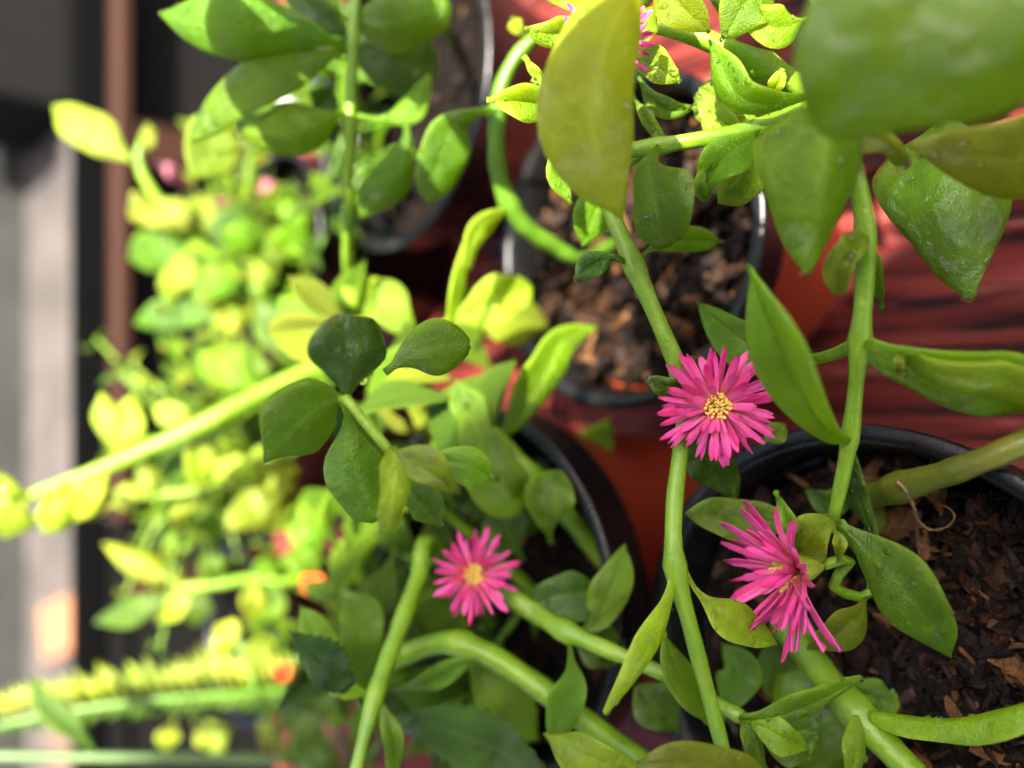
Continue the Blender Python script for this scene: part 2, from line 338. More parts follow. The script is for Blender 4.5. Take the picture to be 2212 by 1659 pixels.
def pot(c, r, h, label, nchips=0, soil_drop=.016, chip=(.003, .009), z0=0, soillabel=None, outer='plastic'):
    rnd = random.Random(int(c[0] * 1e4) + int(c[1] * 1e4))
    p = empty('plant_pot', (c[0], c[1], z0)); tag(p, label, 'plant pot', 'round plastic plant pots')
    rb = r * .74; t = .0014
    rr = lambda z: rb + (r - .003 - rb) * z / h
    v, f = lathe([(0, 0), (rb - .003, 0), (rb, .002), (rr(h - .016), h - .016), (r - .0035, h - .016), (r - .0036, h - .0161)], (c[0], c[1], z0))
    add('pot_body', v, f, M[outer], p, (c[0], c[1], z0))
    v, f = lathe([(r - .0036, h - .0162), (r - .005, h - .0165), (rr(h - .018) - t, h - .018), (rb - t, t * 2), (0, t * 2)], (c[0], c[1], z0))
    add('liner', v, f, M['plastic'], p, (c[0], c[1], z0))
    v, f = lathe([(r - .0046, h - .017), (r - .0008, h - .0172), (r, h - .016), (r + .0004, h - .003), (r + .0018, h - .0022), (r + .0024, h - .0008), (r + .0014, h), (r - .0012, h - .0002), (r - .0022, h - .0014), (r - .003, h - .004), (r - .0048, h - .0165), (r - .0046, h - .017)], (c[0], c[1], z0))
    add('rim', v, f, M['plastic'], p, (c[0], c[1], z0 + h - .017))
    zs = z0 + h - soil_drop; rs = rr(h - soil_drop) - .0012; SOIL[(c[0], c[1])] = (Vector((c[0], c[1], zs)), rs)
    v, f = [Vector((c[0], c[1], zs))], []; nr, na = 14, 48
    for j in range(1, nr + 1):
        for k in range(na):
            a = 6.28319 * k / na; q = rs * j / nr; x, y = c[0] + q * math.cos(a), c[1] + q * math.sin(a)
            v.append(Vector((x, y, zs + (.0035 * noise.noise((x * 90, y * 90, 0)) + .0018 * noise.noise((x * 300, y * 300, 5))) * (1 if j < nr else .3))))
    for k in range(na): f.append((0, 1 + k, 1 + (k + 1) % na))
    for j in range(nr - 1):
        for k in range(na): f.append((1 + j * na + k, 1 + j * na + (k + 1) % na, 1 + (j + 1) * na + (k + 1) % na, 1 + (j + 1) * na + k)[::-1])
    f[:na] = [q for q in f[:na]]
    # skirt down to the pot floor so the mix is solid
    k0 = len(v)
    for k in range(na):
        a = 6.28319 * k / na; q = rr(h * .35) - .002; v.append(Vector((c[0] + q * math.cos(a), c[1] + q * math.sin(a), z0 + h * .35)))
    e0 = 1 + (nr - 1) * na
    for k in range(na): f.append((e0 + k, e0 + (k + 1) % na, k0 + (k + 1) % na, k0 + k)[::-1])
    mi = [0] * len(f)
    if nchips:
        cv, cf, cm = chips(c, rs, zs, nchips, *chip, rnd)
        k0 = len(v); v += cv; f += [tuple(i + k0 for i in q) for q in cf]; mi += cm
    if nchips > 2000:
        cv, cf, cm = chips(c, rs, zs + .0015, 150, .012, .017, rnd)
        k0 = len(v); v += cv; f += [tuple(i + k0 for i in q) for q in cf]; mi += [(2, 3, 3, 4, 5)[(i // 8) % 5] for i in range(len(cf))]
    s = add('potting_mix', v, f, [M['soil']] + [M['chip%d' % i] for i in range(5)], None, (c[0], c[1], zs), smooth=False, midx=mi)
    tag(s, soillabel or 'dark potting mix filling a black pot', 'potting mix', None, 'stuff')
    return p
CA, CB, CC, CD = (-.066, .070), (.046, .158), (.120, .265), (-.066, .186)
CE, CF, CG, CH = (.168, .055), (-.03, .425), (.075, .388), (-.15, .44)
pot(CA, .055, .105, 'black pot with bare bark mix showing beneath the fan-shaped pink flower', 5200, .018, (.0022, .012), soillabel='brown bark potting mix with wood chips below the pink flowers')
pot(CB, .052, .085, 'red pot with black rim and liner full of bark', 2800, .014, (.002, .0095), soillabel='orange-brown bark mix inside the red pot with black rim', outer='saucer')
pot(CC, .062, .10, 'wide black pot with a shiny rim behind the bark-filled red pot', 300)
pot(CD, .057, .118, 'tall red pot with shiny black rim under the leafy mass around the smallest flower', 600, outer='saucer', soillabel='dark mix in the tall pot under the leafy mass')
pot(CE, .055, .10, 'black pot the long flowering stems trail from', 200)
pot(CF, .05, .095, 'black pot under the bright sunlit yellow-green shoots', 200)
pot(CG, .05, .095, 'black pot behind the wide shiny-rimmed pot', 200)
pot(CH, .05, .095, 'black pot under the fern-like toothed fronds', 200)

# ------------------------------------------------------------------ plant builders
PROF = {
 'ov': [(0, .11), (.08, .16), (.2, .5), (.35, .88), (.5, 1), (.65, .93), (.8, .7), (.92, .36), (1, .02)],
 'ht': [(0, .1), (.07, .22), (.17, .7), (.3, .97), (.42, 1), (.6, .86), (.78, .56), (.92, .24), (1, .02)],
 'sp': [(0, .16), (.2, .15), (.33, .33), (.5, .84), (.65, 1), (.8, .85), (.92, .48), (1, .03)],
 'la': [(0, .16), (.15, .35), (.4, .9), (.55, 1), (.75, .76), (.9, .36), (1, .02)],
 'rd': [(0, .13), (.13, .16), (.26, .42), (.45, .86), (.66, 1), (.83, .9), (.95, .58), (1, .16)],
 'pe': [(0, .3), (.2, .26), (.32, .4), (.48, .85), (.62, 1), (.78, .85), (.92, .45), (1, .03)],
 'bl': [(0, .35), (.2, .75), (.45, 1), (.75, .98), (.92, .7), (1, .25)],
 'tr': [(0, .3), (.2, .85), (.45, 1), (.7, .85), (.92, .62), (1, .5)],
}
def leaf_grid(mid3, wfun, S, V, nu, nv, wl, wr, zl, zr, prof, th, wav, rnd, serr=0, cup=1.35):
    """top and bottom sheets of a leaf along mid3; S,V per station: side and depth vectors"""
    top = []; uv = []
    ph = rnd.uniform(0, 6); ph2 = rnd.uniform(0, 6)
    for i in range(nu):
        t = i / (nu - 1); w0 = table(PROF[prof], t)
        row = []
        for j in range(nv):
            s = 2 * j / (nv - 1) - 1; a = abs(s)
            ww, zz = (wl, zl) if s < 0 else (wr, zr)
            k = w0 * a * (1 + wav * math.sin(t * 9 + (ph if s < 0 else ph2)) * .5 + (serr * (1 if i % 2 else -1) * (a > .95)))
            p = mid3[i] + S[i] * (ww[i] * k * (-1 if s > 0 else 1)) + V[i] * (zz * .001 * w0 * a ** cup + .00035 * math.exp(-(s / .12) ** 2) * w0
                 + wav * .004 * math.sin(t * 11 + (ph if s < 0 else ph2 + 1)) * a * a * w0)
            row.append(p); uv.append((t, j / (nv - 1)))
        top.append(row)
    return top, uv
def solid_leaf(top, uv, th):
    nu, nv = len(top), len(top[0]); v = [p for r in top for p in r]; f = []; nrm = []
    for i in range(nu):
        for j in range(nv):
            du = top[min(i + 1, nu - 1)][j] - top[max(i - 1, 0)][j]; dv = top[i][min(j + 1, nv - 1)] - top[i][max(j - 1, 0)]
            n = du.cross(dv); nrm.append(n.normalized() if n.length > 1e-12 else Vector((0, 0, 1)))
    for i in range(nu):
        for j in range(nv):
            s = abs(2 * j / (nv - 1) - 1); k = i * nv + j
            e = th * (1 - .6 * s ** 3) * (1 if 0 < j < nv - 1 else .5)
            v.append(v[k] - nrm[k] * e)
    o = nu * nv
    for i in range(nu - 1):
        for j in range(nv - 1):
            a, b_, c, d = i * nv + j, i * nv + j + 1, (i + 1) * nv + j + 1, (i + 1) * nv + j
            f.append((a, d, c, b_)); f.append((o + a, o + b_, o + c, o + d))
    for i in range(nu - 1):
        a, d = i * nv, (i + 1) * nv; f.append((a, o + a, o + d, d)); a, d = a + nv - 1, d + nv - 1; f.append((a, d, o + d, o + a))
    for j in range(nv - 1):
        f.append((j, j + 1, o + j + 1, o + j)); k = (nu - 1) * nv + j; f.append((k, o + k, o + k + 1, k + 1))
    return v, f, uv + uv
LR = random.Random(3); DROPS = {}; DR = random.Random(21)
def add_drop(st, p, n, r): DROPS.setdefault(st.name, (st, []))[1].append((p, n, r))
def L(stem, pts, wl, wr=None, prof='ov', zl=-1.5, zr=-1.5, mat='leaf', th=1.0, wav=.24, nu=20, nv=11, serr=0, name='leaf', cup=1.35):
    """leaf along photo-traced midrib; wl, wr half widths in photo px left and right of travel; z: how far the edges lie behind the midrib in mm"""
    wr = wl if wr is None else wr
    mid = crom([P(*p) for p in pts], nu); mid = [Vector(p) for p in mid]
    S, V, a, b_ = [], [], [], []
    for i, p in enumerate(mid):
        T = (mid[min(i + 1, nu - 1)] - mid[max(i - 1, 0)]).normalized(); v = (p - CAM).normalized()
        s = T.cross(v)
        if s.length < .12 and S: s = S[-1].copy()
        S.append(s.normalized()); V.append(v); q = pxs(p); a.append(wl * q); b_.append(wr * q)
    for _ in range(2): S = [(S[max(i - 1, 0)] + S[i] * 2 + S[min(i + 1, nu - 1)]).normalized() for i in range(nu)]
    top, uv = leaf_grid(mid, None, S, V, nu, nv, a, b_, zl, zr, prof, th, wav, LR, serr, cup)
    for _ in range(DR.randrange(6, 22) if nu >= 18 else DR.randrange(0, 6)):
        i, j = int(nu * DR.uniform(.2, .95)), int(nv * DR.uniform(.1, .88)); i = min(i, nu - 2); j = max(1, min(j, nv - 3))
        p = top[i][j].lerp(top[i + 1][j + 1], DR.random()); n = (top[i + 1][j] - top[i - 1][j]).cross(top[i][j + 1] - top[i][j - 1]).normalized()
        if n.dot(CAM - p) < 0: p = p - n * th * .001
        if n.dot(CAM - p) < 0: n = -n
        add_drop(stem, p, n, .00024 * math.exp(abs(DR.gauss(.2, .55))))
    v, f, uv = solid_leaf(top, uv, th * .001)
    return add(name, v, f, M[mat], stem, mid[0], uv)
def tube(pts, radii, n=12, cap=True, ridges=0, rnd=None):
    v, f = [], []; N_ = len(pts); up = None
    for i in range(N_):
        T = (pts[min(i + 1, N_ - 1)] - pts[max(i - 1, 0)]).normalized()
        if up is None: up = T.orthogonal().normalized()
        up = (up - T * up.dot(T)).normalized(); side = T.cross(up)
        for k in range(n):
            a = 2 * math.pi * k / n; r = radii[i] * (1 + ridges * math.cos(4 * a))
            v.append(pts[i] + (up * math.cos(a) + side * math.sin(a)) * r)
    for i in range(N_ - 1):
        for k in range(n): f.append((i * n + k, i * n + (k + 1) % n, (i + 1) * n + (k + 1) % n, (i + 1) * n + k))
    if cap: f.append(tuple(range(n))[::-1]); f.append(tuple((N_ - 1) * n + k for k in range(n)))
    return v, f
def S_(plant, pts, nodes=(), soil=None, mat='stem', name='stem', n=40, ridges=.05, wob=.25):
    """stem through photo points (x, y, depth mm, radius px); soil: world point it grows from"""
    q = [(*P(x, y, d), r * pxs(P(x, y, d))) for x, y, d, r in pts]
    if soil is not None: q = [(*(Vector(soil) - Vector((0, 0, .004))), q[0][3] * 1.05)] + q
    s = crom(q, n); pp = [Vector(p[:3]) for p in s]; rr = [max(p[3], .0003) for p in s]
    for (x, y, d) in nodes:
        c = P(x, y, d)
        for i, p in enumerate(pp): rr[i] *= 1 + .32 * math.exp(-((p - c).length / .0028) ** 2)
    for i in range(n): rr[i] *= 1 + .05 * math.sin(i * 1.3 + len(pts))
    v, f = tube(pp, rr, 14, True, ridges)
    return add(name, v, f, M[mat], plant, pp[0])
def soilpt(c, dx=0, dy=0):
    p, r = SOIL[c]; return Vector((p.x + dx, p.y + dy, p.z))
# unit leaves for the many small leaves further back (along +X, face +Z)
UNIT = {}
def unit_leaf(key, prof, w, droop, fold, mat, nu=12, nv=7, th=.045, wav=.15):
    rnd = random.Random(key); mid = [Vector((t, 0, -droop * t * t + .08 * math.sin(t * 3))) for t in [i / (nu - 1) for i in range(nu)]]
    S = [Vector((0, 1, 0))] * nu; V = [Vector((0, 0, 1))] * nu
    top = []; uv = []
    for i in range(nu):
        t = i / (nu - 1); w0 = table(PROF[prof], t); row = []
        for j in range(nv):
            s = 1 - 2 * j / (nv - 1); row.append(mid[i] + Vector((0, s * w * w0, fold * abs(s) ** 1.4 * w0 + wav * .1 * math.sin(9 * t + 3 * s + rnd.random()) * s * s * w0))); uv.append((t, j / (nv - 1)))
        top.append(row)
    v, f, uv = solid_leaf(top, uv, th)
    me = bpy.data.meshes.new('leaf'); me.from_pydata([tuple(p) for p in v], [], f); me.materials.append(M[mat])
    me.polygons.foreach_set('use_smooth', [True] * len(me.polygons)); ul = me.uv_layers.new(name='UVMap')
    for lp in me.loops: ul.data[lp.index].uv = uv[lp.vertex_index]
    UNIT[key] = me
k = 0
for mt in ('leaf_far', 'leaf', 'leaf_dark'):
    for pr, ww, dr, fo in (('ov', .27, .25, .14), ('sp', .26, .1, .2), ('la', .22, .35, .08), ('la', .2, -.1, .2)):
        unit_leaf('%s%d' % (mt, k % 4), pr, ww, dr, fo, mt); k += 1
FR = random.Random(11)
def put_leaf(stem, base, direction, length, mt='leaf_far', roll=None):
    x = direction.normalized(); up = Vector((FR.gauss(0, .35), FR.gauss(-.2, .35), 1)); y = up.cross(x).normalized(); z = x.cross(y)
    m4 = Matrix((x, y, z)).transposed().to_4x4(); m4 = Matrix.Translation(base) @ m4 @ Matrix.Rotation(FR.gauss(0, .5) if roll is None else roll, 4, 'X') @ Matrix.Scale(length, 4)
    return add_shared('leaf', UNIT['%s%d' % (mt, FR.randrange(4))], stem, m4)
def wild_stem(plant, q, r0, r1, nodes, lens, mt, smat='stem', skip=0):
    """free stem through world points with opposite leaf pairs"""
    n = 30; pp = [Vector(p) for p in crom(q, n)]; v, f = tube(pp, [r0 + (r1 - r0) * i / (n - 1) for i in range(n)], 8)
    st = add('stem', v, f, M[smat], plant, pp[0]); rot = FR.uniform(0, 3)
    for i in range(skip, nodes):
        t = (i + 1) / nodes; k = min(n - 2, int(t * (n - 2))); p = pp[k]; T = (pp[k + 1] - pp[k]).normalized()
        a = T.orthogonal().normalized(); a = Matrix.Rotation(rot + i * 1.57, 3, T) @ a
        for sg in (1, -1):
            d = (a * sg + T * .55 + Vector((0, 0, .15))).normalized()
            put_leaf(st, p + d * r0 * .6, d, FR.uniform(*lens) * (1 - .35 * t), FR.choice((mt, mt, 'leaf', 'leaf_dark', 'leaf_dark')))  # darker leaf colours mixed in stand in for dappled shade
    return st
def petal_mesh(name, length, width, bend, notch):
    v, f, uv = [], [], []; n = 8
    for i in range(n):
        t = i / (n - 1); w_ = width * (.35 + .65 * math.sin(min(1, t * 1.25) * 1.57)) * (1 if t < .8 else (1 - ((t - .8) / .2) ** 2 * .75))
        for s in (-1, 0, 1):
            v.append((length * (t - (notch * (1 - abs(s)) if i == n - 1 else 0)), s * w_ / 2, bend * length * t * t + abs(s) * width * .18 - .02 * length * (s == 0))); uv.append((t, (s + 1) / 2))
    th = width * .10; k0 = len(v); v += [(a, b_, c - th) for a, b_, c in v]; uv += uv
    for i in range(n - 1):
        for j in range(2):
            a = i * 3 + j; f.append((a, a + 3, a + 4, a + 1)); f.append((k0 + a, k0 + a + 1, k0 + a + 4, k0 + a + 3))
        a = i * 3; f.append((a, k0 + a, k0 + a + 3, a + 3)); a += 2; f.append((a, a + 3, k0 + a + 3, k0 + a))
    me = bpy.data.meshes.new(name); me.from_pydata(v, [], f); me.materials.append(M['petal']); me.polygons.foreach_set('use_smooth', [True] * len(f))
    ul = me.uv_layers.new(name='UVMap')
    for lp in me.loops: ul.data[lp.index].uv = uv[lp.vertex_index]
    return me
PET = [petal_mesh('petal', 1, .12, .10, .04), petal_mesh('petal', 1, .10, -.12, .0), petal_mesh('petal', 1, .13, -.3, .07), petal_mesh('petal', 1, .09, .22, .02)]
def flower(plant, c, axis, rad, label, pedicel=None, seed=1, cone=(80, 66, 48), counts=(26, 20, 10), lop=None, rot0=0):
    """c world centre, axis the way it faces, rad petal length in m"""
    rnd = random.Random(seed); ax = axis.normalized(); fl = empty('flower', c, plant); tag(fl, label)
    q = ax.to_track_quat('Z', 'Y').to_matrix().to_4x4()
    for ring, (ang, n) in enumerate(zip(cone, counts)):
        for i in range(n):
            a = 2 * math.pi * (i + .5 * ring) / n + rnd.gauss(0, .11) + rot0; tilt = R(ang + rnd.gauss(0, 9))
            ln = rad * (1, .9, .6)[ring] * rnd.uniform(.74, 1.1); wd = rad * rnd.uniform(.55, 1.2) * (1.15 if ring == 0 else 1.0)
            m4 = Matrix.Translation(c) @ q @ Matrix.Rotation(a, 4, 'Z') @ Matrix.Translation((rad * .09, 0, rad * (.02 + .04 * ring))) @ Matrix.Rotation(tilt - math.pi / 2, 4, 'Y') @ Matrix.Rotation(rnd.gauss(0, .3), 4, 'X') @ Matrix.Diagonal((ln, wd, ln, 1))
            add_shared('petal', PET[rnd.choices(range(4), (5, 3, 1.2, 2))[0]], fl, m4)
    v, f = [], []
    for i in range(120):                                    # stamens: little upright filaments with round anthers
        rr = rad * .19 * math.sqrt(rnd.random()); a = rnd.uniform(0, 6.28); top = (q @ Vector((rr * math.cos(a) * 1.25, rr * math.sin(a) * 1.25, rad * rnd.uniform(.16, .28)))) + c
        bot = (q @ Vector((rr * .6 * math.cos(a), rr * .6 * math.sin(a), 0))) + c; d = (top - bot) / 3
        tv, tf = tube([bot, bot + d * 2, bot + d * 2.6, top, top + d * .3], [rad * .012, rad * .012, rad * .026, rad * .03, rad * .008], 5)
        k0 = len(v); v += tv; f += [tuple(x + k0 for x in y) for y in tf]
    add('stamen_cluster', v, f, M['yellow'], fl, c)
    cal = [(rad * .02, -.42), (rad * .07, -.36), (rad * .15, -.2), (rad * .19, -.06), (rad * .13, .02), (0, .03)]
    v, f = lathe([(a, b_ * rad) for a, b_ in cal], (0, 0, 0), 16); v = [(q @ Vector(p)) + c for p in v]
    add('calyx', v, f, M['leaf_light'], fl, c - ax * rad * .3)
    if pedicel:
        pp = [Vector(x) for x in crom([c - ax * rad * .4, c - ax * rad * .8] + pedicel, 14)]
        v, f = tube(pp, [rad * .075] * 14, 10); add('pedicel', v, f, M['stem'], fl, pp[0])
    return fl
def toward(x, y, d): return (CAM - P(x, y, d)).normalized()

# ================================================================== PLANT E: long flowering stems trailing in from the right-hand pot
pe = empty('trailing_succulent', soilpt(CE)); tag(pe, 'trailing green succulent with long bare stems and two open pink flowers', 'plant', 'trailing succulents in black pots')
e1 = S_(pe, [(1775, -150, 158, 20), (1790, 60, 142, 20), (1828, 280, 136, 20), (1866, 470, 136, 20), (1868, 600, 138, 21), (1858, 735, 140, 20), (1846, 860, 143, 17), (1836, 945, 145, 17), (1818, 1040, 148, 16), (1800, 1122, 150, 14)],
        [(1868, 510, 137), (1858, 738, 140), (1836, 945, 145)], soilpt(CE, -.02, 0), n=70)
L(e1, [(1852, 742, 140), (1770, 772, 146), (1690, 775, 158), (1600, 735, 166), (1508, 655, 172)], 52, 46, 'pe', mat='leaf')
L(e1, [(1866, 744, 139), (1912, 770, 137), (1985, 790, 134), (2110, 815, 132), (2330, 845, 138)], 52, 72, 'bl', zl=-8, zr=5, wav=.3, mat='leaf_wet', cup=1.1)
L(e1, [(1966, 770, 132), (2030, 800, 128), (2120, 826, 126), (2340, 850, 131)], 40, 36, 'bl', zl=-4, zr=6, wav=.5, mat='leaf_light', cup=1.5)
L(e1, [(1958, 756, 133), (1940, 780, 132), (1948, 820, 133)], 14, 10, 'la', mat='leaf_light', nu=10, nv=7)
L(e1, [(1834, 947, 145), (1800, 930, 139), (1752, 862, 131), (1690, 730, 126), (1655, 655, 127), (1622, 573, 131)], 76, 34, 'la', zl=2, zr=-11, wav=.3, cup=1.0)          # long pointed leaf
L(e1, [(1840, 950, 146), (1850, 1020, 152), (1868, 1090, 156), (1902, 1170, 158)], 14, 26, 'la', mat='leaf_dark', zl=-2, zr=3)
L(e1, [(1806, 1124, 150), (1850, 1160, 147), (1925, 1240, 142), (1998, 1330, 143), (2053, 1413, 148)], 66, 62, 'ov', zl=-4, zr=2, mat='leaf')       # leaf over the soil
L(e1, [(1796, 1122, 150), (1760, 1150, 150), (1725, 1185, 156), (1690, 1235, 162)], 46, 50, 'tr', mat='leaf_light', wav=.3)
L(e1, [(1800, 1140, 149), (1812, 1165, 147), (1812, 1210, 149)], 16, 14, 'la', mat='leaf_light', nu=12, nv=7)
L(e1, [(1868, 1290, 158), (1850, 1325, 156), (1810, 1360, 156), (1744, 1396, 160)], 42, 28, 'ov', zl=2, zr=-3, mat='leaf_olive')
L(e1, [(1740, 1150, 160), (1665, 1125, 164), (1560, 1115, 166), (1480, 1107, 164)], 50, 44, 'ov', mat='leaf')
L(e1, [(1725, 1190, 156), (1705, 1130, 151), (1674, 1058, 150)], 17, 17, 'la', mat='leaf', nu=12, nv=7)
L(e1, [(1868, 505, 136), (1840, 540, 134), (1812, 572, 133), (1818, 630, 137)], 30, 36, 'tr', mat='leaf_light', wav=.3)
L(e1, [(1882, 520, 140), (1892, 590, 150), (1906, 668, 156)], 16, 16, 'la', mat='leaf')
L(e1, [(1785, 205, 130), (1782, 300, 126), (1768, 420, 125), (1740, 590, 129)], 76, 142, 'ht', zl=11, zr=3, mat='leaf', wav=.15, cup=1.2)          # big heart leaf
L(e1, [(1820, 262, 134), (1862, 292, 132), (1905, 302, 130), (1935, 318, 130), (1957, 350, 132)], 20, 32, 'tr', mat='leaf_olive', wav=.3)
L(e1, [(2045, 250, 150), (2050, 400, 142), (2072, 520, 140), (2095, 646, 144)], 112, 136, 'ht', zl=8, zr=6, mat='leaf_wet')
L(e1, [(2420, 300, 124), (2280, 335, 124), (2110, 340, 124), (1964, 312, 127)], 84, 100, 'ht', mat='leaf_olive', zl=3, zr=-3)
L(e1, [(2620, -120, 70), (2350, 10, 78), (2060, 66, 86), (1850, 88, 93), (1722, 100, 98)], 238, 190, 'rd', zl=8, zr=3, mat='leaf_wet', wav=.25)          # nearest, out of focus
L(e1, [(1395, -60, 130), (1320, 60, 124), (1280, 230, 121), (1300, 370, 122), (1342, 466, 126)], 92, 122, 'ov', zl=4, zr=3, mat='leaf_olive', cup=1.1)   # hanging leaf against the light
e2 = S_(pe, [(1850, -60, 170, 20), (1780, 180, 158, 20), (1690, 255, 154, 19), (1600, 285, 152, 18), (1480, 306, 152, 17), (1350, 325, 156, 16), (1200, 320, 165, 12)], [(1420, 318, 153), (1640, 272, 153)], soilpt(CE, -.025, .012))
e3 = S_(pe, [(1850, -30, 172, 26), (1790, 205, 166, 25), (1690, 165, 160, 25), (1590, 115, 158, 23), (1480, 70, 158, 19), (1380, 50, 162, 15)], [(1650, 150, 159)], soilpt(CE, -.03, .02))
L(e3, [(1300, 80, 160), (1240, 70, 156), (1185, 72, 152), (1132, 60, 150)], 36, 30, 'ov', mat='leaf_light')
L(e3, [(1320, -10, 158), (1250, -8, 156), (1165, -12, 156)], 28, 30, 'ov', mat='leaf_light')
L(e2, [(1230, 232, 160), (1160, 222, 155), (1110, 218, 152), (1050, 215, 151)], 38, 34, 'ov', zl=-3, zr=-3, mat='leaf_light')
for a in ([(1190, 175, 158), (1160, 160, 156), (1132, 122, 156)], [(1200, 200, 158), (1180, 190, 155), (1160, 160, 154)], [(1215, 190, 157), (1205, 170, 154), (1190, 140, 153)], [(1200, 240, 159), (1180, 200, 157), (1150, 170, 157)]):
    L(e2, a, 11, 11, 'la', mat='leaf_light', nu=10, nv=7)
L(e3, [(1350, 120, 158), (1400, 135, 155), (1430, 150, 153), (1470, 178, 153)], 36, 32, 'ov', mat='leaf_light')
L(e3, [(1415, 15, 154), (1390, 50, 150), (1370, 90, 149), (1348, 135, 150)], 34, 30, 'ov', mat='leaf_light')
L(e3, [(1400, -50, 150), (1450, -10, 146), (1490, 30, 146), (1532, 68, 148)], 44, 46, 'ov', mat='leaf_olive')
L(e3, [(1680, -50, 150), (1620, 0, 147), (1590, 40, 147), (1560, 84, 149)], 60, 52, 'ov', mat='leaf')
L(e3, [(1740, 40, 150), (1690, 60, 147), (1650, 50, 147), (1600, 10, 150)], 40, 40, 'ov', mat='leaf_light')
L(e3, [(1735, 208, 150), (1660, 222, 146), (1600, 205, 145), (1565, 150, 147), (1538, 88, 150)], 34, 40, 'la', mat='leaf', zl=3, zr=-4, wav=.3)
L(e3, [(1672, 205, 156), (1680, 175, 153), (1692, 148, 152)], 20, 20, 'la', mat='leaf_light', nu=12, nv=7)
L(e2, [(1645, 268, 158), (1590, 230, 160), (1550, 215, 162), (1512, 190, 164)], 52, 40, 'rd', mat='leaf_light')
L(e2, [(1610, 290, 158), (1570, 270, 160), (1545, 250, 162), (1530, 225, 165)], 34, 34, 'ov', mat='leaf_light')
L(e2, [(1380, 170, 166), (1410, 215, 164), (1450, 240, 162), (1505, 230, 162)], 24, 22, 'la', mat='leaf')
L(e2, [(1370, 210, 160), (1400, 260, 158), (1440, 310, 156)], 16, 16, 'la', mat='leaf_light', nu=12, nv=7)
L(e2, [(1420, 322, 152), (1402, 365, 147), (1420, 440, 143), (1432, 536, 146)], 78, 52, 'rd', mat='leaf', zl=-5, zr=2)
L(e2, [(1640, 280, 152), (1580, 330, 148), (1540, 370, 147), (1505, 420, 150)], 44, 44, 'ov', mat='leaf', wav=.3, zl=-4)
L(e2, [(1640, 285, 153), (1625, 340, 152), (1600, 390, 152), (1555, 440, 156)], 60, 55, 'ov', mat='leaf_light', wav=.35, zl=-4, zr=3)
L(e2, [(1540, 350, 148), (1515, 380, 145), (1512, 410, 146), (1525, 425, 150), (1535, 400, 152)], 14, 14, 'la', mat='leaf', nu=14, nv=7)
L(e2, [(1640, 340, 154), (1625, 395, 152), (1570, 420, 154)], 26, 30, 'ov', mat='leaf_light')
L(e2, [(1420, 325, 158), (1320, 380, 166), (1300, 430, 170), (1258, 530, 178)], 50, 48, 'sp', mat='leaf')
L(e2, [(1350, 325, 160), (1260, 330, 160), (1215, 380, 160), (1235, 440, 162)], 20, 40, 'ov', mat='leaf')
e4 = S_(pe, [(1600, -200, 182, 18), (1350, 60, 176, 18), (1285, 300, 168, 17), (1310, 430, 162, 17), (1366, 565, 157, 19), (1420, 690, 156, 18), (1468, 805, 156, 18), (1482, 890, 160, 18), (1470, 975, 154, 18), (1456, 1100, 151, 18), (1458, 1225, 149, 20), (1490, 1350, 151, 18), (1530, 1500, 155, 17), (1578, 1680, 160, 16), (1640, 1900, 168, 15)],
        [(1366, 567, 157), (1457, 1222, 149), (1470, 815, 156)], soilpt(CE, -.035, -.005), n=90)
L(e4, [(1358, 575, 157), (1330, 556, 156), (1290, 565, 157), (1242, 600, 160)], 30, 28, 'sp', mat='leaf_dark')
L(e4, [(1378, 572, 158), (1400, 542, 162), (1460, 520, 168), (1558, 522, 174)], 30, 28, 'sp', mat='leaf')
L(e4, [(1490, 842, 156), (1450, 835, 153), (1393, 818, 151)], 26, 20, 'ov', mat='leaf_dark')
L(e4, [(1468, 815, 160), (1495, 790, 164), (1530, 780, 168)], 22, 28, 'ov', mat='leaf_dark')
L(e4, [(1640, 960, 168), (1670, 940, 168), (1692, 920, 170)], 24, 24, 'rd', mat='leaf', nu=12)
L(e4, [(1452, 1235, 149), (1438, 1300, 146), (1395, 1395, 141), (1350, 1470, 139), (1302, 1536, 140)], 20, 26, 'la', mat='leaf_light', zl=4, zr=-2)
L(e4, [(1474, 1228, 149), (1512, 1285, 150), (1580, 1340, 152), (1672, 1393, 156)], 44, 40, 'sp', mat='leaf_light', zl=2, zr=-3)
L(e4, [(1482, 935, 158), (1510, 985, 166), (1545, 1020, 172), (1592, 1078, 176)], 56, 40, 'ov', mat='leaf_dark')
e5 = S_(pe, [(1300, -420, 160, 14), (1000, -420, 150, 13), (800, -420, 146, 12), (600, -380, 146, 9)], (), soilpt(CE, -.02, .03))  # out-of-view stem, added to carry leaves that block the sun
for (x, y, d, t, ln) in ((640, 285, 204, .095, .040), (860, 50, 204, .060, .040), (760, 160, 207, .070, .036), (830, 380, 206, .085, .036), (1080, 330, 206, .085, .032), (700, 40, 208, .085, .036), (860, 150, 222, .075, .04), (560, 160, 200, .10, .036), (760, 330, 212, .085, .03)):  # unseen leaves placed up the sun rays, added to dapple the upper-left stems
    p = P(x, y, d) + SUN * t; a = FR.uniform(0, 6.28); dv = ub * math.cos(a) + vb * math.sin(a)
    y_ = SUN.cross(dv); m4 = Matrix.Translation(p - dv * ln * .55) @ Matrix((dv, y_, SUN)).transposed().to_4x4() @ Matrix.Scale(ln, 4)
    add_shared('leaf', UNIT['leaf_dark%d' % (0, 2)[FR.randrange(2)]], e5, m4)
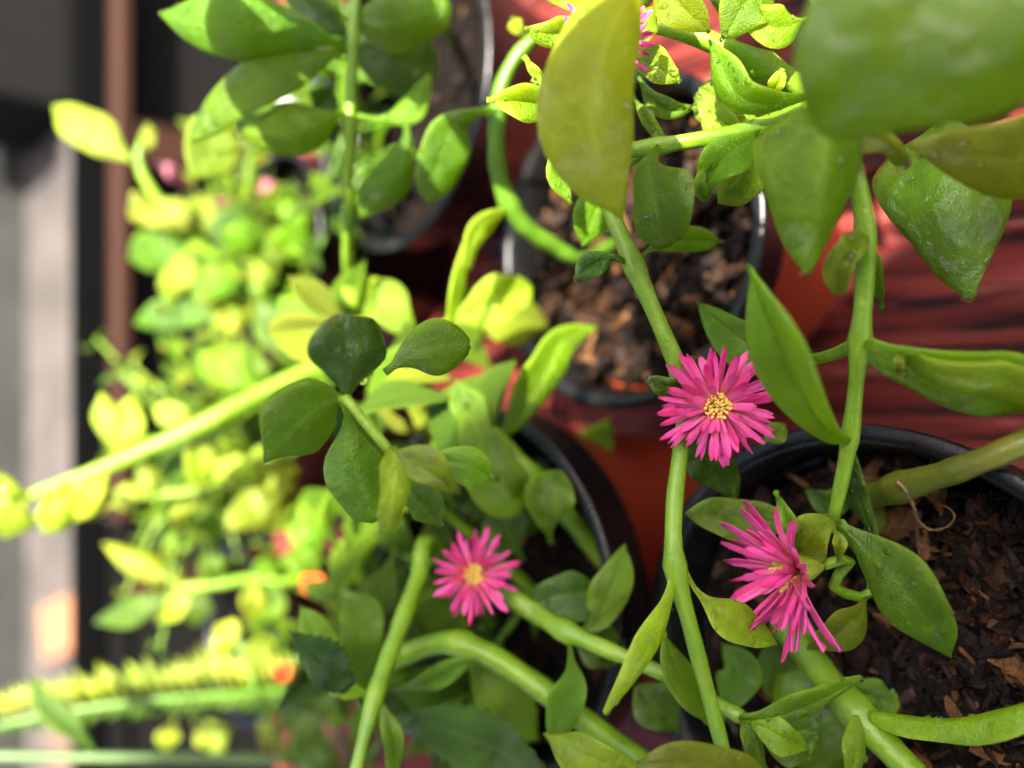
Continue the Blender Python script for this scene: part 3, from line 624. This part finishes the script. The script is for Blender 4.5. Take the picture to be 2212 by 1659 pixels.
for (a0, a1, ln) in (((1350, -40, 126), (1300, 300, 122), .050), ((1262, 120, 122), (1330, 480, 125), .044), ((1215, 200, 122), (1260, 420, 123), .036)):  # further unseen leaves, added to keep sun off the hanging leaf
    p0, p1 = P(*a0) + SUN * .075, P(*a1) + SUN * .075; dv = p1 - p0; dv = (dv - SUN * dv.dot(SUN)).normalized(); y_ = SUN.cross(dv)
    add_shared('leaf', UNIT['leaf0'], e5, Matrix.Translation(p0) @ Matrix((dv, y_, SUN)).transposed().to_4x4() @ Matrix.Scale(ln, 4))
c1 = P(1548, 876, 151)
flower(pe, c1, toward(1548, 876, 151) + CRIGHT * .12 - CUP * .08, 122 * pxs(c1), 'wide open pink flower with yellow centre facing out', [P(1520, 880, 166), P(1482, 895, 160)], 4, cone=(84, 70, 50), counts=(44, 36, 16))
c2 = P(1722, 1232, 152)
flower(pe, c2, toward(1700, 1230, 152) * .2 - CRIGHT * .97 - CUP * .2, 160 * pxs(c2), 'magenta flower turned sideways with petals fanning out', [P(1800, 1265, 158), P(1868, 1290, 160), P(1885, 1240, 160), P(1815, 1130, 152)], 9, cone=(64, 52, 36), counts=(36, 30, 7))
c4 = P(1312, 92, 146)
flower(pe, c4, toward(1312, 92, 146), 100 * pxs(c4), 'half hidden pink flower behind the hanging leaf', [P(1340, 80, 158), P(1385, 52, 162)], 5)

# ================================================================== PLANT A: in the nearest pot
pa = empty('trailing_succulent', soilpt(CA)); tag(pa, 'green succulent with thick olive stem and dry curled root growing from bark mix', 'plant', 'trailing succulents in black pots')
a1 = S_(pa, [(1862, 1085, 172, 26), (1900, 1066, 164, 28), (1960, 1048, 154, 29), (2080, 1010, 141, 28), (2212, 955, 134, 27), (2360, 870, 132, 25)], [(1950, 1050, 156)], soilpt(CA, .028, -.002), mat='stem_olive')
L(a1, [(1860, 1075, 178), (1790, 1085, 176), (1740, 1060, 178)], 30, 30, 'ov', mat='leaf_dark')
q = [P(1935, 1040, 151), P(1955, 1058, 151), P(1972, 1090, 154), P(1982, 1122, 158), P(2010, 1144, 160), P(2046, 1138, 160), P(2062, 1115, 159), P(2048, 1096, 160), P(2030, 1092, 162)]
v, f = tube([Vector(x) for x in crom(q, 40)], [.00045 * (1 - .5 * i / 39) * (1 + .3 * math.sin(i * 2.1)) for i in range(40)], 8); add('aerial_root', v, f, M['root'], a1, q[0])
a2 = S_(pa, [(1690, 1340, 188, 26), (1760, 1435, 178, 30), (1850, 1540, 166, 32), (1960, 1660, 158, 31), (2080, 1800, 156, 30)], [(1850, 1542, 166)], soilpt(CA, -.002, .012), mat='stem')
L(a2, [(1872, 1545, 163), (1960, 1564, 155), (2060, 1572, 147), (2140, 1562, 141), (2360, 1500, 130)], 18, 36, 'tr', mat='leaf_light', wav=.35, zl=4, zr=-1)
L(a2, [(1860, 1550, 170), (1905, 1520, 172), (1880, 1500, 174), (1824, 1480, 174)], 30, 34, 'ov', mat='leaf')
L(a2, [(1856, 1545, 172), (1920, 1580, 178), (1960, 1620, 182), (1985, 1680, 186)], 60, 50, 'ov', mat='leaf_dark')
L(a2, [(1852, 1545, 163), (1846, 1600, 160), (1838, 1690, 160)], 20, 22, 'tr', mat='leaf_light', zl=3)
L(a2, [(1760, 1330, 190), (1840, 1340, 184), (1920, 1390, 182), (1975, 1450, 188)], 64, 70, 'bl', mat='leaf_wet', zl=1, zr=1)
L(a2, [(1700, 1450, 186), (1740, 1520, 180), (1780, 1590, 178), (1800, 1680, 182)], 92, 78, 'bl', mat='leaf_wet', zl=-2, zr=3)
L(a2, [(1740, 1340, 190), (1690, 1420, 188), (1690, 1480, 188), (1720, 1540, 190)], 48, 44, 'ov', mat='leaf_dark')
L(a2, [(1560, 1560, 180), (1600, 1450, 186), (1560, 1390, 190)], 44, 40, 'ov', mat='leaf')
L(a2, [(1700, 1640, 172), (1730, 1610, 168), (1775, 1580, 168)], 30, 26, 'ov', mat='leaf')
L(a2, [(1680, 1720, 140), (1600, 1672, 136), (1480, 1650, 134), (1376, 1646, 136)], 60, 50, 'ov', mat='leaf_olive')
L(a2, [(1980, 1480, 180), (2060, 1620, 182), (2120, 1700, 184)], 22, 22, 'ov', mat='leaf_light')
L(a2, [(1470, 1580, 186), (1420, 1530, 184), (1370, 1480, 186)], 50, 56, 'ov', mat='leaf_dark')

# ================================================================== PLANT D: leafy mass around the smallest flower
pd_ = empty('trailing_succulent', soilpt(CD)); tag(pd_, 'leafy succulent with rounded drop-speckled leaves around a small pink flower', 'plant', 'trailing succulents in black pots')
d1 = S_(pd_, [(960, 1100, 225, 14), (860, 1010, 190, 12), (770, 915, 152, 11), (744, 862, 139, 11), (752, 866, 136, 11), (790, 915, 136, 11), (832, 962, 136, 11), (852, 985, 136, 8)], [(744, 862, 139)], soilpt(CD, -.005, -.01), n=60)
L(d1, [(746, 866, 138), (752, 812, 135), (764, 750, 132), (792, 688, 134)], 88, 66, 'rd', mat='leaf_dark', zl=-4, zr=5, wav=.2)
L(d1, [(742, 858, 139), (705, 866, 138), (640, 915, 136), (572, 990, 140)], 76, 80, 'ht', mat='leaf', zl=5, zr=-3)
L(d1, [(750, 870, 140), (756, 930, 142), (768, 1010, 143), (812, 1122, 148)], 62, 66, 'rd', mat='leaf', zl=2, zr=3)
L(d1, [(836, 802, 152), (880, 770, 149), (930, 752, 148), (1012, 742, 151)], 56, 56, 'rd', mat='leaf', zl=2, zr=2)
L(d1, [(850, 972, 136), (852, 1030, 131), (848, 1085, 130), (836, 1142, 133)], 34, 32, 'tr', mat='leaf_light', zl=2, zr=2)
L(d1, [(846, 972, 136), (890, 990, 133), (940, 1022, 132), (990, 1064, 134)], 40, 36, 'ov', mat='leaf_light')
L(d1, [(910, 995, 142), (960, 994, 140), (1010, 1006, 140), (1077, 1037, 143)], 40, 42, 'la', mat='leaf')
L(d1, [(868, 1032, 141), (895, 1065, 140), (925, 1092, 140), (949, 1132, 143)], 40, 40, 'ov', mat='leaf')
d2 = S_(pd_, [(1312, 1212, 222, 22), (1240, 1130, 214, 22), (1150, 1030, 206, 21), (1075, 945, 204, 18)], [(1150, 1030, 206)], soilpt(CD, .03, -.03))
L(d2, [(1075, 948, 204), (1030, 900, 205), (1010, 870, 207), (985, 820, 210)], 40, 34, 'ov', mat='leaf')
L(d2, [(1150, 1035, 206), (1110, 1080, 200), (1070, 1030, 198), (1000, 880, 202)], 60, 62, 'ov', mat='leaf')
L(d2, [(1190, 1172, 200), (1182, 1120, 196), (1190, 1070, 194), (1212, 1018, 198)], 50, 48, 'rd', mat='leaf', zl=-3, zr=-3)
L(d2, [(1130, 1210, 212), (1105, 1170, 210), (1090, 1135, 209), (1060, 1105, 212)], 52, 52, 'rd', mat='leaf_dark')
L(d2, [(1060, 960, 206), (1120, 900, 212), (1180, 800, 216), (1210, 740, 220), (1290, 705, 226)], 46, 40, 'la', mat='leaf', wav=.35, zl=-5, zr=2)
L(d2, [(955, 700, 240), (1010, 680, 236), (1070, 655, 234), (1146, 618, 238)], 52, 50, 'rd', mat='leaf_light', zl=-3)
d3 = S_(pd_, [(1105, 1290, 200, 24), (1160, 1325, 192, 22), (1225, 1365, 184, 20), (1420, 1450, 172, 16), (1510, 1498, 167, 15), (1595, 1545, 162, 14), (1612, 1556, 161, 10)], [(1225, 1365, 184), (1598, 1546, 162)], soilpt(CD, -.012, -.02), n=50)
L(d3, [(1230, 1368, 184), (1232, 1420, 180), (1234, 1490, 176), (1186, 1598, 176)], 42, 40, 'sp', mat='leaf')
L(d3, [(1150, 1310, 194), (1190, 1290, 190), (1230, 1285, 188), (1284, 1272, 190)], 44, 54, 'bl', mat='leaf_dark', zl=-2, zr=-2)
L(d3, [(1245, 1372, 188), (1290, 1340, 186), (1325, 1270, 186), (1350, 1176, 190)], 44, 38, 'ov', mat='leaf')
L(d3, [(1230, 1370, 192), (1310, 1400, 196), (1350, 1420, 200)], 50, 50, 'ov', mat='leaf_dark')
L(d3, [(1525, 1560, 168), (1495, 1510, 164), (1460, 1440, 161), (1430, 1374, 163)], 36, 32, 'ov', mat='leaf', zl=-2, zr=3)
L(d3, [(1598, 1546, 161), (1660, 1545, 156), (1740, 1520, 153), (1858, 1458, 155)], 26, 20, 'la', mat='leaf', zl=-5, zr=3)
L(d3, [(1612, 1556, 160), (1650, 1572, 156), (1690, 1592, 154), (1742, 1618, 156)], 34, 36, 'ov', mat='leaf_light')
L(d3, [(1640, 1575, 163), (1690, 1610, 162), (1750, 1630, 163)], 34, 36, 'ov', mat='leaf')
L(d3, [(1606, 1556, 160), (1625, 1610, 158), (1650, 1690, 160)], 18, 22, 'tr', mat='leaf', zl=3)
d4 = S_(pd_, [(845, 1450, 214, 22), (915, 1398, 206, 22), (1000, 1392, 200, 23), (1100, 1440, 195, 23), (1250, 1548, 188, 24), (1420, 1672, 184, 24), (1600, 1800, 182, 22)], [(1000, 1392, 200)], soilpt(CD, -.04, .01), n=60)
L(d4, [(850, 1490, 200), (930, 1470, 196), (990, 1440, 196), (1035, 1420, 198)], 24, 22, 'la', mat='leaf')
L(d4, [(1010, 1420, 210), (1050, 1480, 208), (1090, 1530, 206), (1160, 1600, 208)], 70, 50, 'ov', mat='leaf')
L(d4, [(1180, 1585, 170), (1240, 1620, 162), (1310, 1650, 158), (1400, 1700, 158)], 40, 60, 'ov', mat='leaf_light')
L(d4, [(1350, 1660, 176), (1240, 1640, 176), (1200, 1600, 176)], 20, 20, 'ov', mat='leaf')
d5 = S_(pd_, [(935, 1180, 222, 20), (905, 1250, 208, 20), (868, 1345, 196, 20), (812, 1498, 182, 18), (768, 1670, 172, 15), (740, 1800, 168, 14)], [(812, 1498, 182)], soilpt(CD, -.02, .012), n=50)
L(d5, [(812, 1500, 182), (840, 1570, 178), (850, 1620, 178), (845, 1690, 180)], 26, 22, 'la', mat='leaf')
L(d5, [(805, 1500, 184), (740, 1480, 188), (690, 1380, 194), (650, 1310, 200)], 46, 40, 'ov', mat='leaf')
L(d5, [(740, 1270, 214), (770, 1320, 206), (780, 1390, 204), (770, 1480, 206)], 54, 50, 'ov', mat='leaf')
c3 = P(1020, 1240, 190)
flower(pd_, c3, toward(1020, 1240, 190) + CRIGHT * .15 - CUP * .05, 93 * pxs(c3), 'small pink flower with orange centre deep among the leaves', [P(1060, 1270, 205), P(1105, 1292, 200)], 12, cone=(80, 66, 46), counts=(28, 18, 10))
# leaves filling the mass below
for i in range(34):
    x = FR.uniform(700, 1230); y = FR.uniform(1080, 1640)
    a = FR.uniform(0, 6.28); ln = FR.uniform(.020, .034); p = P(x, y, FR.uniform(218, 262))
    put_leaf(FR.choice((d2, d4, d5)), p, CRIGHT * math.cos(a) + CUP * math.sin(a) - FWD * FR.uniform(-.3, .5), ln, FR.choice(('leaf', 'leaf', 'leaf_dark')))
for i in range(26):
    x = FR.uniform(720, 1100); y = FR.uniform(660, 1120)
    a = FR.uniform(0, 6.28); p = P(x, y, FR.uniform(205, 270))
    put_leaf(d2, p, CRIGHT * math.cos(a) + CUP * math.sin(a) - FWD * FR.uniform(-.3, .5), FR.uniform(.020, .034), FR.choice(('leaf', 'leaf_far', 'leaf_dark')))

# ================================================================== PLANT B: curved stem out of the small pot
pb = empty('trailing_succulent', soilpt(CB)); tag(pb, 'sparse succulent with one hooked curving stem rising from the bark in the red pot', 'plant', 'trailing succulents in black pots')
b1 = S_(pb, [(1260, 560, 236, 15), (1190, 528, 226, 18), (1125, 480, 218, 19), (1084, 400, 212, 19), (1072, 300, 206, 18), (1086, 180, 202, 17), (1140, 95, 200, 16), (1200, 60, 200, 12)], [(1100, 450, 214), (1086, 240, 203)], soilpt(CB, .004, .012), mat='stem_dark', n=60)
L(b1, [(1086, 242, 203), (1040, 240, 200), (985, 265, 200), (955, 330, 200), (922, 438, 206)], 62, 54, 'sp', mat='leaf', zl=3, zr=-2)
L(b1, [(1088, 452, 213), (1040, 478, 208), (1015, 520, 206), (1000, 580, 208)], 30, 16, 'tr', mat='leaf_light', zl=3)
L(b1, [(1030, 480, 210), (1000, 560, 210), (985, 630, 214), (968, 705, 220)], 15, 15, 'tr', mat='leaf_light', zl=3, zr=-3)
L(b1, [(1140, 80, 200), (1118, 62, 198), (1108, 40, 199)], 16, 16, 'rd', mat='leaf_olive', nu=10, nv=7)

# ================================================================== PLANT C: upper left
pc = empty('trailing_succulent', soilpt(CC)); tag(pc, 'succulent with a straight thin stem and dark spoon-shaped leaves in pairs', 'plant', 'trailing succulents in black pots')
c8 = S_(pc, [(790, -200, 215, 13), (768, 0, 206, 12), (760, 160, 207, 12), (756, 270, 210, 12), (752, 400, 216, 12), (751, 490, 226, 12), (752, 570, 244, 12), (758, 620, 262, 12)], [(757, 255, 210), (751, 470, 222), (763, 95, 207)], soilpt(CC, .02, -.02), n=60)
L(c8, [(745, 100, 206), (660, 75, 200), (540, 55, 194), (440, 55, 194), (350, 30, 198)], 66, 66, 'ov', mat='leaf', zl=3, zr=3)
L(c8, [(760, 90, 210), (700, 40, 208), (650, 0, 208), (600, -50, 210)], 34, 40, 'ov', mat='leaf_dark')
L(c8, [(755, 105, 207), (680, 130, 203), (580, 170, 200), (480, 235, 202), (420, 310, 210)], 46, 48, 'ov', mat='leaf', zl=-4, zr=5)
L(c8, [(500, 230, 250), (470, 270, 246), (455, 320, 246), (480, 380, 250)], 62, 60, 'rd', mat='leaf_light')
L(c8, [(745, 240, 209), (680, 270, 204), (600, 290, 202), (512, 268, 206)], 50, 56, 'ov', mat='leaf', zl=3, zr=3)
L(c8, [(770, 45, 208), (830, 50, 204), (890, 35, 202), (970, 10, 206)], 56, 60, 'bl', mat='leaf', zl=3, zr=3)
L(c8, [(775, 100, 220), (830, 130, 222), (890, 140, 224), (945, 150, 228)], 66, 64, 'bl', mat='leaf_dark')
L(c8, [(768, 250, 210), (820, 258, 210), (870, 240, 210), (930, 165, 214)], 18, 36, 'sp', mat='leaf', zl=3)
L(c8, [(870, 245, 212), (880, 300, 208), (850, 380, 206), (778, 468, 212)], 40, 46, 'sp', mat='leaf', zl=3, zr=3)
L(c8, [(720, 180, 216), (700, 215, 218), (680, 240, 220)], 30, 30, 'ov', mat='leaf_dark')
L(c8, [(752, 570, 250), (770, 610, 248), (790, 640, 246), (812, 640, 248)], 44, 40, 'rd', mat='leaf_light')
L(c8, [(755, 600, 255), (820, 650, 248), (860, 690, 246), (900, 720, 248)], 50, 44, 'ov', mat='leaf_light')
L(c8, [(750, 610, 262), (700, 680, 258), (660, 690, 256), (600, 640, 258)], 44, 50, 'ov', mat='leaf')

# ================================================================== PLANTS F, G: sunlit shoots further back
DSC = 1.25
pf = empty('trailing_succulent', soilpt(CF)); tag(pf, 'bright yellow-green sunlit succulent with a long shoot reaching outwards', 'plant', 'trailing succulents in black pots')
f1 = S_(pf, [(720, 790, 262, 16), (660, 805, 252, 17), (560, 850, 246, 17), (430, 920, 240, 18), (250, 1000, 236, 17), (90, 1062, 232, 14), (-40, 1100, 230, 10)], [(430, 920, 240), (250, 1000, 236)], soilpt(CF, .01, -.02))
def Ls(st, rows, mat, prof='ov'):
    for (bx, by, tx, ty, w_, d) in rows:
        mx, my = (bx + tx) / 2 + FR.uniform(-8, 8), (by + ty) / 2 + FR.uniform(-8, 8)
        L(st, [(bx, by, d), (mx, my, d - 4), (tx, ty, d + FR.uniform(-2, 4))], w_, w_ * FR.uniform(.85, 1.1), prof, mat=FR.choice((mat, mat, mat, mat, 'leaf', 'leaf_dark')) if mat == 'leaf_far' else mat, nu=14, nv=9, zl=FR.uniform(-5, 4), zr=FR.uniform(-5, 4))  # random darker leaf materials imitate dapple over the back foliage
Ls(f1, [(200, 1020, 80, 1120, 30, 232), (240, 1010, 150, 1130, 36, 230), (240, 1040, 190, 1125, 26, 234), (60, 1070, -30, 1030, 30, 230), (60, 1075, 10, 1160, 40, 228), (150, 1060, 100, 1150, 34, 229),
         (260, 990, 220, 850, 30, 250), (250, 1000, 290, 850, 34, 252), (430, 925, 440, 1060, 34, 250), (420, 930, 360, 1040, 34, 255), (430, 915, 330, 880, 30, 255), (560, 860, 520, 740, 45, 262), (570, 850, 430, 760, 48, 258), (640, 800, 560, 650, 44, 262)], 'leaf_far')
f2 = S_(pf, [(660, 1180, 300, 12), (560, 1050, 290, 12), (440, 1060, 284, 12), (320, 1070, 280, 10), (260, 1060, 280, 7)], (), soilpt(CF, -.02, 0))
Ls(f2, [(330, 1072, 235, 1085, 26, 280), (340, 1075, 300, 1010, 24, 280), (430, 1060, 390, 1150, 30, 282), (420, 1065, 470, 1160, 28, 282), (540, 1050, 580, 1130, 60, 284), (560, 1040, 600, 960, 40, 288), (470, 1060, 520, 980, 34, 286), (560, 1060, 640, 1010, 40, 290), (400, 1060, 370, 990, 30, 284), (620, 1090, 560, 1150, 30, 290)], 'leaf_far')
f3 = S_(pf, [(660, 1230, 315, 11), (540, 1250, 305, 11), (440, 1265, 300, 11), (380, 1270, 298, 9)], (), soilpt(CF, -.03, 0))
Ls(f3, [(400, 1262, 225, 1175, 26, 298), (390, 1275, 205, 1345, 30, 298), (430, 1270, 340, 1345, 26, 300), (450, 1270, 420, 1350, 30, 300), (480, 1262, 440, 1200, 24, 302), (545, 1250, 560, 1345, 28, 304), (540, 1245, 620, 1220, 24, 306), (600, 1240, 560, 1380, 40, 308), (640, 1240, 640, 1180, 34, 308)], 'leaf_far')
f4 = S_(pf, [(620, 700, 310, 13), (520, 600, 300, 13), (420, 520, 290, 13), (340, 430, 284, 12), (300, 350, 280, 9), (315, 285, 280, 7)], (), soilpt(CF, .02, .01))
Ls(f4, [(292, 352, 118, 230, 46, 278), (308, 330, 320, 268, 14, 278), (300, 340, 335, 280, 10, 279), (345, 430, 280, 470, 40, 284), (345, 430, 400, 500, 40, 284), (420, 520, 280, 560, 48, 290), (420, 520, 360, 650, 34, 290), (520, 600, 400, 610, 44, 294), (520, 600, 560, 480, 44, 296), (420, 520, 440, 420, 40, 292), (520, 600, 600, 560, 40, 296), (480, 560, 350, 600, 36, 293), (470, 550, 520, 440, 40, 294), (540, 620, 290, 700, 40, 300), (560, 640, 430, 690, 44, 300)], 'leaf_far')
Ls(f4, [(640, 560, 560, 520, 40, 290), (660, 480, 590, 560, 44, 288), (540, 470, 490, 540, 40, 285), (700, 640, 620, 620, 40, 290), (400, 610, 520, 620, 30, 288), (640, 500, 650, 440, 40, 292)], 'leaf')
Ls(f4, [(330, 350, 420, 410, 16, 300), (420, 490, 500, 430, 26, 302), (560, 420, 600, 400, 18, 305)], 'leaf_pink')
pg = empty('trailing_succulent', soilpt(CG)); tag(pg, 'pale sunlit succulent tangled behind the straight thin stem', 'plant', 'trailing succulents in black pots')
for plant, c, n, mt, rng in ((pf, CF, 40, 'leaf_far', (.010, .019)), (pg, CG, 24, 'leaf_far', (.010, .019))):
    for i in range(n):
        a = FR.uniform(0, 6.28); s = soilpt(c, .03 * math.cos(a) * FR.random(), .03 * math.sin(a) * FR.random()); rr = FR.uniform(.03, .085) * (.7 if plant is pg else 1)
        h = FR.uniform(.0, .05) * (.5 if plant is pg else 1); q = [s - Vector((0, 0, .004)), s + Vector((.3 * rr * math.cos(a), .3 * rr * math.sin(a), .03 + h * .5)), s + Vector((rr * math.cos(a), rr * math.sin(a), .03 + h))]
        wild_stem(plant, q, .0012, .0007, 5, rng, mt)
for i in range(14):  # bushy growth out of view, added to shade the table beside this pot
    a = FR.uniform(2.4, 5.6); s = soilpt(CE, .03 * math.cos(a) * FR.random(), .03 * math.sin(a) * FR.random()); rr = FR.uniform(.02, .07)
    wild_stem(pe, [s - Vector((0, 0, .004)), s + Vector((.4 * rr * math.cos(a), .4 * rr * math.sin(a), .03)), s + Vector((rr * math.cos(a), rr * math.sin(a), FR.uniform(.03, .06)))], .0014, .0009, 5, (.022, .034), 'leaf', 'stem')
for c, plant, n in ((CC, pc, 9), (CD, pd_, 8)):
    for i in range(n):
        a = FR.uniform(.2, 3.4); s = soilpt(c, .035 * math.cos(a) * FR.random(), .035 * math.sin(a) * FR.random()); rr = FR.uniform(.03, .06)
        q = [s - Vector((0, 0, .004)), s + Vector((.4 * rr * math.cos(a), .4 * rr * math.sin(a), .025)), s + Vector((rr * math.cos(a), rr * math.sin(a), .03))]
        wild_stem(plant, q, .0013, .0008, 4, (.018, .028), 'leaf', 'stem_dark')

# ================================================================== PLANT H: toothed fronds at the lower left
ph_ = empty('fern_plant', soilpt(CH)); tag(ph_, 'fern-like plant with long fronds of small toothed leaflets tinted sunlit yellow on the upper row', 'plant')
h1 = S_(ph_, [(760, 1470, 330, 9), (640, 1488, 318, 9), (480, 1500, 308, 8), (300, 1515, 300, 8), (120, 1540, 294, 7), (-60, 1580, 290, 5)], (), soilpt(CH, .02, -.01), mat='stem_dark', name='frond_stalk')
for i in range(27):
    t = i / 26; x = 660 - 640 * t; y = 1486 + 70 * t * t; d = 318 - 24 * t
    for sg in (-1, 1):
        ln = (105 if sg < 0 else 60) * (1 - .45 * t) * FR.uniform(.75, 1.15)
        L(h1, [(x, y, d), (x - 14, y + sg * ln * .5, d - 3), (x - 34 + FR.uniform(-8, 8), y + sg * ln, d)], 9, 9, 'la', mat='leaf_far' if sg < 0 else 'leaf_dark', nu=8, nv=5, name='leaflet')  # sunlit and shaded sides of the frond put in by leaf colour
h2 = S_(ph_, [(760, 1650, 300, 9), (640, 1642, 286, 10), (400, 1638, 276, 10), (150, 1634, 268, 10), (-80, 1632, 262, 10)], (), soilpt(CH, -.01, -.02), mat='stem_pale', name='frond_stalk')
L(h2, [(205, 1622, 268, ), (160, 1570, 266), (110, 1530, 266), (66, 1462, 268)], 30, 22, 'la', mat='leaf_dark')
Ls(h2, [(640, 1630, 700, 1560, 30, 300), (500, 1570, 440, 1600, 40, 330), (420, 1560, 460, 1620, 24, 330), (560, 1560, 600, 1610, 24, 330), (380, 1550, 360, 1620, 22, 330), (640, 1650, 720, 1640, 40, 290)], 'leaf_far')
Ls(h2, [(700, 1640, 640, 1540, 40, 280), (720, 1600, 620, 1600, 40, 282), (740, 1560, 690, 1480, 44, 284), (660, 1560, 600, 1520, 34, 286), (740, 1650, 660, 1620, 40, 276), (700, 1520, 620, 1560, 36, 288)], 'leaf_dark')
Ls(f3, [(700, 1180, 640, 1120, 40, 250), (720, 1120, 660, 1060, 40, 250), (720, 1060, 650, 1150, 38, 252), (690, 1240, 640, 1180, 36, 252)], 'leaf')
h3 = S_(ph_, [(620, 1640, 280, 8), (590, 1570, 278, 8), (560, 1500, 276, 8), (535, 1440, 276, 6), (505, 1360, 280, 5)], (), P(640, 1645, 286), mat='stem_dark')
Ls(h3, [(535, 1445, 600, 1380, 30, 276), (520, 1400, 470, 1350, 36, 282)], 'leaf_far')

DSC = 1.0
# serrated mint-like sprig at the bottom
pm = empty('mint_sprig', soilpt(CD, -.045, -.01)); tag(pm, 'dark blue-green sprig with hairy saw-toothed leaves low among the stems', 'plant')
m1 = S_(pm, [(900, 1560, 225, 9), (830, 1560, 205, 9), (790, 1530, 196, 8), (770, 1500, 190, 7)], (), soilpt(CD, -.045, -.01), mat='stem_dark')
L(m1, [(775, 1505, 190), (730, 1460, 184), (680, 1415, 182), (626, 1364, 184)], 42, 46, 'la', mat='leaf_blue', nu=26, serr=.1)
L(m1, [(830, 1560, 200), (930, 1570, 190), (1050, 1610, 184), (1200, 1680, 184)], 62, 56, 'la', mat='leaf_blue', nu=30, serr=.1)

wp = empty('white_pot', (.215, .475, 0)); tag(wp, 'pale white plastic pot with a blue band behind the upper leaves', 'pot')
add('pot_body', *lathe([(0, 0), (.026, 0), (.032, .045), (.034, .045), (.034, .05), (.030, .05), (.025, .004), (0, .004)], (.215, .475, .0005)), M['white'], wp, (.215, .475, 0))
add('band', *lathe([(.0325, .040), (.0352, .0405), (.0352, .0495), (.0325, .0500)], (.215, .475, 0)), M['blue'], wp, (.215, .475, .04))
# orange buds
fo = empty('orange_flower', soilpt(CH, .03, .02)); tag(fo, 'blurred orange flower buds on thin stalks between the fern and succulents', 'flower')
for (x, y, d, r_) in ((676, 1260, 330, 26), (612, 1452, 340, 20)):
    s = S_(fo, [(x + 30, y + 30, d + 20, 4), (x, y, d, 4)], (), soilpt(CH, .03, .02), mat='stem_dark')
    for k in range(6):
        a = k * 1.05; L(s, [(x, y, d), (x + r_ * .6 * math.cos(a), y + r_ * .6 * math.sin(a), d - 3), (x + r_ * math.cos(a), y + r_ * math.sin(a), d - 6)], r_ * .45, None, 'rd', mat='orange', nu=8, nv=5, name='petal')

# water beads, one mesh for each stem
for st, dl in DROPS.values():
    v, f = [], []
    for p, n, r in dl:
        q = n.to_track_quat('Z', 'Y').to_matrix(); k0 = len(v)
        for a in (0, .5, 1.0, 1.4):
            for k in range(8 if a else 1): v.append(p + q @ Vector((r * math.sin(a) * math.cos(k * .7854) * 1.1, r * math.sin(a) * math.sin(k * .7854), r * (math.cos(a) * .85 - .12))))
        for k in range(8): f.append((k0, k0 + 1 + k, k0 + 1 + (k + 1) % 8))
        for j in range(2):
            for k in range(8): a = k0 + 1 + j * 8; f.append((a + k, a + 8 + k, a + 8 + (k + 1) % 8, a + (k + 1) % 8))
    tag(add('water_droplets', v, f, M['water'], st, v[0]), kind='stuff')
